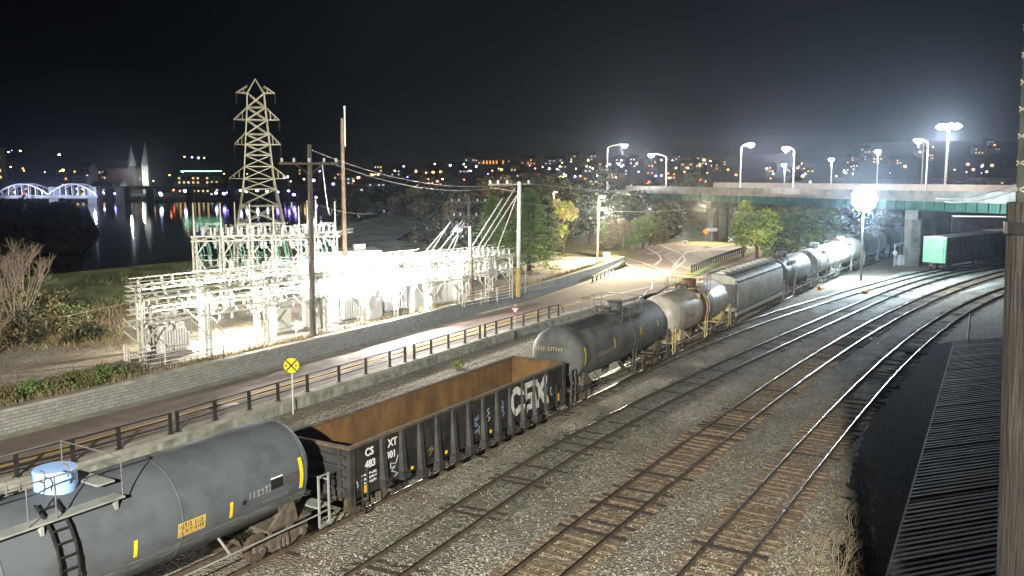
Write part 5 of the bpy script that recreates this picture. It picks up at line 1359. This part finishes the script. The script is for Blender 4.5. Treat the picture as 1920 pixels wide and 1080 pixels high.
# ------------------------------------------------------------------ arched bridge over the river
arch_m=M('arch_steel',(.40,.42,.42),(.55,.56,.55),scale=.5,rough=.6)
lt_w=EM('lamp_white',(.80,.85,1),18); lt_b=EM('lamp_blue_white',(.36,.28,1),14); lt_o=EM('lamp_orange',(1,.33,.10),12); lt_r=EM('lamp_red',(1,.08,.05),9); lt_y=EM('lamp_warm',(1,.66,.30),12); lt_g=EM('lamp_green',(.35,1,.6),8)
DY=500
bp0=At(-60,368,DY); 
t=thing('arch_bridge','distant bridge of floodlit white arches over the river at the far left','bridge',(bp0.x,bp0.y,0))
zdk=At(0,366,DY).z
x0=At(-115,366,DY).x; x1=At(800,366,DY).x
MB().box((x0+At(190,366,DY).x)/2,DY,zdk-.9,At(190,366,DY).x-x0,9,1.8).build('deck',M('arch_concrete',(.16,.17,.15),(.24,.24,.21),scale=.2,rough=.9),t,world=True)
for ua,ub in ((-100,2),(0,100),(98,188)):
    xa=At(ua,366,DY).x; xb=At(ub,366,DY).x
    for yy in (DY-4.5,DY+4.5):
        g=MB(); n=16; pts=[]
        for k in range(n+1): f=k/n; pts.append((xa+(xb-xa)*f,yy,zdk+6.3*4*f*(1-f)))
        for a,b in zip(pts,pts[1:]): g.bar(a,b,.7,.7)
        for k in range(2,n-1,2): g.bar(pts[k],(pts[k][0],yy,zdk),.32)
        g.build('arch',arch_m,t,world=True)
for u in (12,42,72,108,142,172): 
    p=At(u,369,DY-12); lamp('arch_uplight','POINT',(p.x,DY-9,zdk+1.5),4500,(.6,.65,1.0),t,.5)
for u in (108,180,232): 
    p=At(u,385,DY); MB().box(p.x,DY,2,5,8,10).build('pier',M('arch_concrete',(.16,.17,.15),(.24,.24,.21),scale=.2,rough=.9),t,world=True)
# elevated highway across the back of the river
t=thing('viaduct','long dark level viaduct crossing the far side of the river in front of the town','bridge',(0,520,0))
zv=At(400,349,520).z; xa=At(185,349,520).x; xb=At(780,349,520).x
drkc=M('viaduct_concrete',(.05,.05,.048),(.09,.09,.085),scale=.2,rough=.9)
MB().box((xa+xb)/2,520,zv-.8,xb-xa,12,1.8).build('deck',drkc,t,world=True)
x=xa+6
while x<xb: MB().box(x,520,(zv-1.7-3)/2,1.6,8,zv+1.3).build('pier',drkc,t,world=True); x+=24
# ------------------------------------------------------------------ town
bricks=[M('brick_dark_red',(.10,.045,.03),(.16,.08,.055),scale=.5,rough=.9),M('facade_grey',(.05,.05,.05),(.09,.09,.088),scale=.3,rough=.9),M('facade_cream',(.13,.115,.085),(.19,.17,.125),scale=.3,rough=.9),M('facade_brown',(.04,.035,.03),(.075,.06,.05),scale=.3,rough=.9)]
roofm=M('roof_dark',(.02,.02,.022),(.045,.043,.045),scale=.3,rough=.9)
win_w=EM('window_warm',(1,.66,.30),1.5); win_c=EM('window_cool',(.70,.80,1),1.1); win_o=EM('window_orange',(1,.38,.12),1.6); win_dk=M('window_dark',(.01,.011,.013),rough=.2)
def house(label,u,v,Y,w,d,h,fm,rn,floors=2,gable=True,lit=.5,wm=None,group=None,cat='house',name='house',zoff=None,rz=None,cols=None):
    p=At(u,v,Y); z=hill(p.x,p.y) if (Y>=620 and zoff is None) else (-2 if zoff is None else zoff)
    t=thing(name,label,cat,(p.x,p.y,z),rn.uniform(-.35,.35) if rz is None else rz,group)
    MB().box(0,0,h/2-.5,w,d,h+1).build('wall',fm,t)
    if gable: MB().extr([(-d/2-.4,h),(d/2+.4,h),(0,h+d*.42)],-w/2-.4,w/2+.4).build('roof',roofm,t)
    else: MB().box(0,0,h+.15,w+.5,d+.5,.5).build('roof',roofm,t)
    n=cols or max(2,int(w/3.2)); fh=h/floors; wm=wm or rn.choice((win_w,win_w,win_c,win_o))
    for f in range(floors):
        for k in range(n):
            on=rn.random()<lit
            MB().box(-w/2+w*(k+.5)/n,-d/2-.03,fh*(f+.55),w/n*.42,.08,fh*.42).build('window',wm if on else win_dk,t)
    return t
rn=random.Random(404)
# landmarks
p=At(262,340,700); 
t=thing('twin_spired_church','long brick church with two slender pale spires far across the river','church',(p.x,p.y,hill(p.x,p.y)))
sx=lambda u:At(u,340,700).x
zr=lambda v:At(262,v,700).z
br_=bricks[3]
MB().box((sx(211)+sx(262))/2,700,(zr(316)+hill(p.x,p.y)-2)/2,sx(262)-sx(211),16,zr(316)-hill(p.x,p.y)+2).build('nave',bricks[0],t,world=True)
spm=M('spire_slate',(.20,.21,.22),(.30,.31,.32),scale=.3,rough=.7)
for u,vt,vm,wd,kk in ((255,272,311,7,0),(281,266,311,8,1)):
    x=sx(u)
    MB().box(x,694,(zr(vm)-2)/2,wd*.62,wd*.62,zr(vm)+2).build('tower',M('tower_stone',(.30,.29,.27),(.42,.41,.38),scale=.3,rough=.9) if kk else bricks[3],t,world=True)
    MB().lathe([(wd*.5,zr(vm)),(wd*.36,zr(vm-10)),(.12,zr(vt))],8,'z',(x,694,0)).build('spire',spm,t,world=True)
lamp('church_floodlight','POINT',(sx(284),682,zr(335)),14000,(.85,.95,.85),t,.6)
lamp('church_floodlight','POINT',(sx(268),676,zr(320)),7000,(.7,.75,.8),t,.6)
house('wide warm lit hotel under a pale green roof light, left of the pylon',377,335,680,32,14,13,bricks[2],rn,4,False,.75,win_w,None,'hotel','hotel',zoff=0,rz=0,cols=9)
t=thing('roof_light_line','thin pale green line of light running along the hotel roof edge','light strip',(At(377,321,672).x,672,At(377,321,672).z)); MB().box(0,0,0,31,.3,.5).build('light_tube',lt_g,t)
house('floodlit tower at the extreme left edge of the skyline',1,300,650,5,5,24,bricks[2],rn,5,True,.7,win_w,None,'tower','tower',zoff=10)
house('tall dim stone building with lit cupola left of the church',166,330,680,9,9,18,bricks[1],rn,4,True,.4,win_c,None,'tower','tower',zoff=2)
house('dim red brick block between the tower and the lone tall lamp',145,330,660,16,12,11,bricks[0],rn,3,False,.2,win_o,None,'building','town_building',zoff=2)
for i,(u,Y,w_,h_,f_,l_,wm_,lab) in enumerate([(705,640,16,9,2,.3,win_c,'low white industrial shed with bluish lights, left of two'),(745,640,14,8,2,.4,win_c,'low white industrial shed with bluish lights, right of two'),(733,760,22,8,1,1.0,win_w,'building with one long bright yellow lit front in the middle distance'),(783,780,15,6,1,1.0,win_w,'shorter building with a bright yellow front right of the long one'),(928,900,24,8,1,.9,win_o,'shop with an orange lit front on the skyline above the evergreens'),(1235,560,20,8,2,.6,win_o,'pinkish lit store beside the far end of the overpass'),(1160,560,13,8,3,.3,win_c,'grey block with faint windows left of the pinkish store'),(1205,640,12,9,3,.4,win_w,'small three storey block behind the pinkish store')]):
    house(lab,u,340,Y,w_,10,h_,[bricks[1],bricks[1],bricks[2],bricks[2],bricks[3],bricks[0],bricks[1],bricks[3]][i],rn,f_,i not in(2,3,5),l_,wm_,None,'building','town_building',zoff=(-1 if Y<700 else None))
hm={}
spots=[]
for i in range(60): spots.append((rn.uniform(560,1320),rn.uniform(640,1050)))
for i in range(24): spots.append((rn.uniform(10,450),rn.uniform(620,820)))
for i in range(24): spots.append((rn.uniform(1330,1880),rn.uniform(640,1150)))
for u,Y in spots:
    house('small dark house with a few lit windows on the far hillside',u,340,Y,rn.uniform(8,13),rn.uniform(7,10),rn.uniform(5,7.5),rn.choice(bricks),rn,2,True,.6,None,'houses on the far hillside',cols=3)
# far lamps: pole + glowing head
head_me=None
def far_lamp(label,u,v,Y,m,group,rad=.55,pole_h=None,arm=0):
    p=At(u,v,Y); gz=hill(p.x,p.y) if Y>=620 else (-2.0 if Y>400 else 0)
    if p.z-gz<3: gz=p.z-6
    t=thing('street_lamp',label,'street lamp',(p.x,p.y,gz),0,group)
    MB().tube((arm,0,0),(arm,0,p.z-gz+.2),.12,5,.08).build('lamp_post',truckm,t)
    if arm: MB().bar((arm,0,p.z-gz+.2),(0,0,p.z-gz+.15),.12).build('lamp_arm',truckm,t)
    MB().lathe([(.05,rad*.7),(rad*.7,rad*.5),(rad,0),(rad*.7,-rad*.5),(.05,-rad*.7)],8,'z',(0,0,p.z-gz)).build('lamp_head',m,t)
    return t
LB='bluish white lamp with violet glow on the far shore below the viaduct'
for i,(u,v) in enumerate([(192,362),(216,363),(451,357),(462,359),(482,357),(501,359),(520,360),(541,358),(551,365),(592,370),(637,380),(655,381),(625,345),(708,370),(686,376),(727,376),(741,372),(757,377),(768,376),(300,362),(347,358),(405,362),(420,363),(428,361),(302,365),(702,358),(588,338),(553,352)]):
    far_lamp(LB,u,v,rn.uniform(535,560),rn.choice((lt_b,lt_b,lt_w)),'bluish lamps along the far shore',rad=rn.uniform(.8,1.3))
LO='orange lamp glowing among the dark town blocks'
for i,(u,v) in enumerate([(43,316),(45,320),(113,321),(118,319),(225,352),(326,356),(420,326),(660,383),(672,333),(698,328),(709,327),(780,322),(799,324),(812,323),(826,322),(820,340),(663,339),(740,300+20),(940,318),(1103,301),(1120,318),(1140,318),(1088,330),(1320,300),(1332,302),(1365,318),(1380,328),(1505,330),(1860,310),(1815,308),(1825,318),(1697,312),(1865,272),(1750,276),(1725,285),(1240,300),(1312,310),(1060,329),(1050,331)]):
    far_lamp(LO,u,v,rn.uniform(640,760),rn.choice((lt_o,lt_o,lt_y)),'orange lamps in the town',rad=rn.uniform(.6,1.2))
LW='small white lamp on the dark far hillside'
for i,(u,v) in enumerate([(16,285),(22,282),(38,283),(346,294),(360,295),(372,296),(383,296),(694,328),(703,327),(757,312),(764,332),(780,320),(844,310),(873,313),(880,320),(893,312),(915,326),(935,316),(987,318),(1029,317),(1054,305),(1050,312),(1100,312),(1112,316),(1160,308),(1168,310),(1165,312),(1197,322),(1215,332),(1290,315),(1350,322),(1420,330),(1450,326),(1510,326),(1568,330),(1583,322),(1800,325),(1790,318),(1841,312),(1850,322),(640,350),(570,336),(533,333),(545,340),(655,330),(20,313),(165,313),(300,345)]):
    far_lamp(LW,u,v,rn.uniform(650,900),rn.choice((lt_w,lt_w,lt_y,lt_b)),'white lamps on the far hillside',rad=rn.uniform(.45,.9))
rl=random.Random(88)
for i in range(70):
    u=rl.choice((rl.uniform(520,1300),rl.uniform(820,1320),rl.uniform(10,470),rl.uniform(1320,1880))); v=rl.uniform(300,342) if u>600 else rl.uniform(318,345)
    k=rl.random()
    if k<.45: far_lamp(LO,u,v,rl.uniform(620,900),rl.choice((lt_o,lt_y)),'orange lamps in the town',rad=rl.uniform(.35,.9))
    else: far_lamp(LW,u,v,rl.uniform(620,900),rl.choice((lt_w,lt_b,lt_w)),'white lamps on the far hillside',rad=rl.uniform(.35,.8))
for (u,v,m,lab) in [(1030,316,lt_b,'violet blue lamp standing out on the skyline above the evergreens'),(1078,331,lt_b,'blue lamp right of the orange shop lights on the skyline'),(1143,308,lt_b,'blue lamp at the foot of the left bridge lamp pole'),(1230,330,lt_b,'blue lamp beside the pinkish store'),(1240,329,lt_b,'second blue lamp beside the pinkish store'),(1252,325,lt_r,'pink red lamp at the end of the pinkish store'),(1313,337,lt_r,'red signal light left of the pale lit spot above the overpass'),(1322,340,lt_y,'pale yellow lit spot above the overpass parapet'),(1217,341,lt_r,'red lit sign on the pinkish store roof'),(111,290,lt_o if False else lt_w,'faint top of a tall lone lamp mast left of the church'),(325,357,lt_r,'red light under the viaduct'),(184,360,lt_g,'greenish white light at the right end of the arches')]:
    far_lamp(lab,u,v,600,m,None,rad=.8)
# ------------------------------------------------------------------ lit lamps of the place
cool=(.72,.88,1.0); sod=(1.0,.74,.40)
headm=M('lamp_housing',(.20,.20,.20),(.28,.28,.28),scale=3,rough=.6)
# the yard floodlight
p=G(1614,527,0); tp_=At(1619,372,p.y)
t=thing('floodlight_pole','dazzling white floodlight cluster on a slim pole beside the train','floodlight',(p.x,p.y,0))
MB().tube((0,0,0),(tp_.x-p.x,tp_.y-p.y,tp_.z-.5),.15,10,.10).build('pole',truckm,t,smooth=True)
dx,dy,dz=tp_.x-p.x,tp_.y-p.y,tp_.z
MB().box(dx,dy,dz,2.4,.14,.14).box(dx,dy,dz,.14,.14,2.2).build('crossarm',truckm,t)
flm=EM('flood_lens',(.80,.93,1.0),120)
for i in range(10):
    an=i*PI/4.5; rr_=0 if i==9 else .95; c=(dx+rr_*math.cos(an),dy-.25,dz+rr_*math.sin(an))
    MB().lathe([(.18,.44),(.52,.12),(.60,-.02)],18,'y',c).build('lamp_housing',headm,t)
    MB().lathe([(.05,-.22),(.40,-.17),(.58,-.03)],18,'y',c,cap=True).build('lamp_lens',flm,t)
lamp('flood_lamp','POINT',(p.x+dx,p.y+dy-1.1,dz),28000,cool,t,.45); lamp('flood_lamp','POINT',(p.x+dx+.5,p.y+dy+.3,dz-1.75),17000,cool,t,.25)
# high mast light
b=At(1773,335,170); tt=At(1776,236,170)
t=thing('high_mast_light','tallest high mast light with a ring of bright lamps beyond the overpass','mast light',(b.x,b.y,0))
MB().tube((0,0,0),(0,0,tt.z-.2),.35,10,.16).build('mast',galvd,t)
for i in range(6):
    a=i*PI/3+.3; c=(1.5*math.cos(a),1.5*math.sin(a),tt.z-.1); MB().bar((0,0,tt.z),c,.1).build('bracket',galvd,t); MB().lathe([(.2,.5),(.85,0),(.8,-.15),(.05,-.6)],12,'z',c).build('lamp_head',EM('mast_lens',(.85,.85,1.0),25),t)
lamp('mast_lamp','POINT',(b.x,b.y,tt.z-1.2),50000,(.85,.88,1),t,.8)
# bridge lamps: (lamp px, lamp py, pole px, Y, side label)
for (u,v,up,Y,lab,on_) in [(1171,272,1139,178,'leftmost curved arm street lamp above the dark trees',1),(1221,290,1250,176,'brightest street lamp left of the overpass, on an arm reaching left',1),(1408,270,1390,152,'street lamp on the overpass with its arm reaching right',1),(1474,277,1490,140,'street lamp on the overpass with its arm reaching left, nearer of two',1),(1470,308,1472,205,'small street lamp below the arm of the nearer one on the overpass',1),(1559,298,1560,185,'street lamp on the far side of the overpass left of the floodlight glare',1),(1646,283,1647,168,'street lamp on the overpass right of the floodlight glare',1),(1722,262,1741,132,'street lamp with arm reaching left beside the high mast light',1),(1731,268,1732,160,'second thinner lamp pole close behind the one beside the high mast',0)]:
    p=At(u,v,Y); q=At(up,v,Y); zb=9.55 if u>1300 else 5.0
    t=thing('overpass_lamp',lab,'street lamp',(q.x,q.y,zb))
    h=p.z-zb; ax=p.x-q.x
    g=MB().tube((0,0,0),(0,0,h-.5),.15,8,.09); g.path([(0,0,h-.5),(ax*.3,0,h-.1),(ax*.9,0,h+.25)],.07,6); g.build('lamp_pole',galv,t)
    MB().box(ax,0,h+.15,.9,.35,.18).build('lamp_head',headm,t)
    if on_:
        MB().lathe([(.05,-.56),(.46,-.40),(.66,0),(.4,.08)],12,'z',(ax,0,h)).build('lamp_lens',EM('bridge_lens',(.62,.58,1.0),40),t)
        lamp('street_lamp_light','POINT',(p.x,p.y,p.z-.6),13000,(.92,.87,.94),t,.3)
# junction street lamp, two heads
b=G(1119,506,RD); Y=b.y
t=thing('double_street_lamp','slim pole with two violet lit lamp heads at different heights beside the junction','street lamp',(b.x,b.y,RD))
a1=At(1130,368,Y); a2=At(1129,391,Y); tz=a1.z-RD
MB().tube((0,0,0),(.15,0,tz),.12,8,.07).bar((.1,0,tz),(a1.x-b.x,0,tz+.1),.08).bar((.1,0,a2.z-RD),(a2.x-b.x,0,a2.z-RD+.05),.08).build('lamp_pole',M('pole_brownish',(.28,.22,.17),(.38,.30,.24),scale=3,rough=.7),t)
for a in (a1,a2): MB().box(a.x-b.x,0,a.z-RD,.7,.3,.16).build('lamp_head',headm,t); MB().lathe([(.04,-.22),(.26,-.14),(.3,0)],10,'z',(a.x-b.x,0,a.z-RD-.05)).build('lamp_lens',lt_b,t)
lamp('junction_light','POINT',(a2.x+.6,a2.y-1.0,a2.z-.5),30000,(1,.84,.58),t,.25)
# lights for the bright pools: the lamp's own spot, plus added pier and post fixtures
def road_lamp(lab,u,v,z,h,en,col,side=1):
    b=G(u,v,z); t=thing('road_lamp',lab,'street lamp',(b.x,b.y,z))
    MB().tube((0,0,0),(0,0,h),.10,8,.06).bar((0,0,h),(-1.2*side,-.5,h+.2),.06).build('lamp_pole',truckm,t); MB().box(-1.3*side,-.55,h+.18,.6,.25,.14).build('lamp_head',headm,t)
    MB().box(-1.3*side,-.55,h+.08,.4,.18,.06).build('lamp_lens',EM('added_lamp_lens',(1,.85,.6),8),t)
    lamp('road_lamp_light','SPOT',(b.x-1.3*side,b.y-.6,z+h-.1),en,col,t,.2,aim=(b.x-1.3*side,b.y-2,z),cone=150,blend=.8)
lamp('junction_spot','SPOT',(a1.x+.3,a1.y-.6,a1.z-.35),34000,(1,.80,.52),t,.25,aim=G(1178,512,RD),cone=75,blend=.7)
t=bpy.data.objects['highway_overpass']
q=O+on*-.6+od*.0; lz=7.0
MB().box(q.x-.5,q.y-.6,lz,.5,.3,.25).build('added_pier_light',headm,t,world=True); MB().box(q.x-.5,q.y-.78,lz-.05,.4,.06,.18).build('added_pier_lens',EM('added_lamp_lens',(1,.85,.6),8),t,world=True)  # unseen fixture added on the pier cap to brighten the apron
lamp('added_pier_lamp','SPOT',(q.x-.5,q.y-1.0,lz),20000,sod,t,.2,aim=G(1325,470,RD),cone=120,blend=.8)
MB().box(t6.x+.3,t6.y-.3,t6.z-.1,.6,.25,.14).build('lamp_head',headm,tP6,world=True); MB().box(t6.x+.35,t6.y-.3,t6.z-.2,.4,.18,.05).build('lamp_lens',EM('added_lamp_lens',(1,.85,.6),8),tP6,world=True)  # lamp head and lens added to the bare post to light tree and road
lamp('added_post_lamp','SPOT',(t6.x+.35,t6.y-.3,t6.z-.3),16000,(1,.85,.55),tP6,.2,aim=G(1080,450,RD),cone=140,blend=.8)
# substation lamps
p=t4; 
MB().bar(p,p+Vector((-.9,-.5,.0)),.08).build('lamp_arm',truckm,tP4,world=True)
hp=p+Vector((-.95,-.55,-.05)); MB().lathe([(.15,.25),(.32,.05),(.36,-.1)],12,'z',(hp.x,hp.y,hp.z)).build('lamp_housing',headm,tP4,world=True)
MB().lathe([(.34,-.1),(.25,-.25),(.05,-.32)],12,'z',(hp.x,hp.y,hp.z)).build('lamp_lens',EM('sub_lens',(.80,.75,1.0),45),tP4,world=True)
lamp('substation_light','POINT',hp+Vector((0,-.1,-.5)),5000,(1,.93,.85),tP4,.25)
def frame_flood(lab,a,b,z,en,aimab,col=(1.0,.96,.92)):
    x,y=fp(a,b); t=thing('station_floodlight',lab,'floodlight',(x,y,ZY))
    MB().tube((0,0,0),(0,0,z),.07,8,.06).build('pole',galv,t)
    MB().box(0,0,z+.12,.5,.35,.3).build('lamp_housing',headm,t)
    MB().box(0,0,z-.06,.42,.28,.05).build('lamp_lens',EM('station_lens',(1,.97,.92),30),t)
    lamp('station_light','POINT',(x,y,ZY+z-.35),en,col,t,.3)
frame_flood('station floodlight on a thin pole near the big transformers',FL*.50,1.2,3.7,28000,None)
frame_flood('station floodlight on a thin pole in the middle of the burnt out area',FL*.60,2.6,3.9,38000,None)
frame_flood('station floodlight on a thin pole left of the dark wooden pole',FL*.40,2.2,3.9,26000,None)
frame_flood('station floodlight on a thin pole near the control building',FL*.70,5.5,4.2,5000,None)
frame_flood('station floodlight on a thin pole behind the left end of the low frame',FL*.12,3.2,3.2,13000,None,(1,.93,.82))
# main yard light behind the camera
t=thing('yard_light_tower','tall yard light tower behind the viewpoint lighting the near train','mast light',(-8,-25,0))
MB().tube((0,0,0),(0,0,20.5),.3,12,.16).build('mast',galvd,t); MB().box(0,0,20.6,1.6,.3,.3).box(-.5,.2,21,.6,.4,.5).box(.5,.2,21,.6,.4,.5).build('lamp_housings',headm,t)
lamp('yard_light','SPOT',(-8,-24.5,21),360000,(1.0,.95,.83),t,.3,aim=(-8-math.sin(R(14))*75,-24.5+math.cos(R(14))*75,0),cone=68,blend=.12)
# ------------------------------------------------------------------ canopy on the right
zc_=2.9
A_=G(1789,642,zc_); B_=G(1876,635,zc_); C_=G(1664,1080,zc_)
e1=(C_-A_).normalized(); e2=(B_-A_); w_=e2.length*1.5; e2.normalize(); Lc=(C_-A_).length+6
t=thing('slatted_canopy','low dark canopy of narrow pale edged slats at the bottom right corner','canopy',(A_.x,A_.y,0))
g=MB(); n=112; rn=random.Random(4)
slm=M('slat_grey',(.20,.20,.20),(.40,.40,.38),scale=.8,rough=.7,lo=.3,hi=.75,c3=(.06,.045,.03),s3=.8)
for k in range(n):
    s_=Lc*k/n; a=A_+e1*s_; b=a+e2*w_; jj=rn.uniform(-.012,.012)
    g.bar(a+Vector((0,0,.03+jj)),b+Vector((0,0,.03+jj)),.11,.09)
g.build('roof_slats',slm,t,world=True)
g=MB(); a=A_;b=A_+e2*w_;c=A_+e1*Lc;d=c+e2*w_
g.add([p-Vector((0,0,.08)) for p in (a,b,d,c)]+[p-Vector((0,0,.16)) for p in (a,b,d,c)],[(0,1,2,3),(7,6,5,4),(0,4,5,1),(1,5,6,2),(2,6,7,3),(3,7,4,0)]); g.build('roof_sheet',shadeasph,t,world=True)
g=MB().bar(a,b,.07,.14).bar(a,c,.05,.16).build('fascia',M('fascia_grey',(.13,.13,.12),(.22,.22,.21),scale=2,rough=.7),t,world=True)
g=MB()
for s_ in (0.3,8,16,24):
    for p in (A_+e1*s_+e2*.2,A_+e1*s_+e2*(w_-.2)): g.bar((p.x,p.y,0),(p.x,p.y,zc_-.16),.16)
g.build('support_posts',blackp,t,world=True)
q=At(1830,615,A_.y+3); q2=A_+e2*1.0
o=MB().tube(q2,q2+Vector((.9,1.6,1.3)),.05,6).build('stay_rod',galvd,t,world=True)
# the old wooden pole close to the camera
Yp=5.2
pt=At(1948,378,Yp); pb=At(1926,1080,Yp); d=(pb-pt); k=(pt.z-0)/(pt.z-pb.z); pg=pt+d*k
t=thing('old_wooden_pole','thick weathered wooden pole cut by the right edge, close to the viewpoint','utility pole',(pg.x,pg.y,0))
oldwood=M('old_cracked_wood',(.012,.011,.009),(.05,.045,.038),scale=4,rough=.95,bump=1.0,bscale=6,stretch=(9,9,.45),c3=(.03,.027,.023),s3=1.5,dist=.03)
g=MB(); n=26; prof=[]; rn=random.Random(12); L_=(pt-pg).length
ax=(pt-pg).normalized(); a=ax.cross(Vector((0,1,0))).normalized(); b=ax.cross(a); vs=[]; m=40
for i in range(m+1):
    f=i/m; c=pg+ax*L_*f; rr=.185-.02*f
    for j in range(n):
        an=2*PI*j/n; r_=rr*(1+.03*math.sin(j*2.4+i*.3)+.02*rn.random()); vs.append(c+(a*math.cos(an)+b*math.sin(an))*r_)
fs=[(i*n+j,i*n+(j+1)%n,(i+1)*n+(j+1)%n,(i+1)*n+j) for i in range(m) for j in range(n)]+[tuple(m*n+j for j in range(n))]
g.add(vs,fs); g.build('shaft',oldwood,t,world=True,smooth='all')
g=MB(); 
for zf in (.985,): g.tube(pg+ax*L_*zf,pg+ax*(L_*zf+.07),.182,20)
g.build('steel_band',blackp,t,world=True)
rt0=At(1936,380,Yp); rt1=At(1950,-60,Yp)
MB().tube(rt0,rt1,.088,12,.062).build('riser_pipe',M('riser_dark',(.035,.04,.035),(.08,.09,.08),scale=6,rough=.7),t,world=True)
g=MB(); dd=(rt1-rt0); 
for i in range(60):
    p=rt0+dd*(i/60); an=i*.9; q=rt0+dd*((i+1)/60)
    for s in(1,-1): 
        A1=Vector((math.cos(an*s),math.sin(an*s),0)); A2=Vector((math.cos((an+.9)*s),math.sin((an+.9)*s),0)); r_=.091-.026*i/60; g.bar(p+A1*r_,q+A2*r_,.008)
g.build('wire_wrap',galvd,t,world=True)
MB().tube(At(1885,478+0,Yp+30),At(1915,474,Yp+30),.05,6) 
# ------------------------------------------------------------------ air
if HAZE:
    g=MB(); g.box(0,700,35,3400,1900,90); hz=bpy.data.materials.new('haze'); hz.use_nodes=True; nt=hz.node_tree
    nt.nodes.remove(nt.nodes['Principled BSDF']); pvn=node(nt,'ShaderNodeVolumePrincipled'); pvn.inputs['Density'].default_value=HAZE; pvn.inputs['Color'].default_value=(.72,.86,1.0,1); pvn.inputs['Anisotropy'].default_value=.91
    nt.links.new(pvn.outputs[0],nt.nodes['Material Output'].inputs['Volume']); o=g.build('haze',hz); o['kind']='stuff'
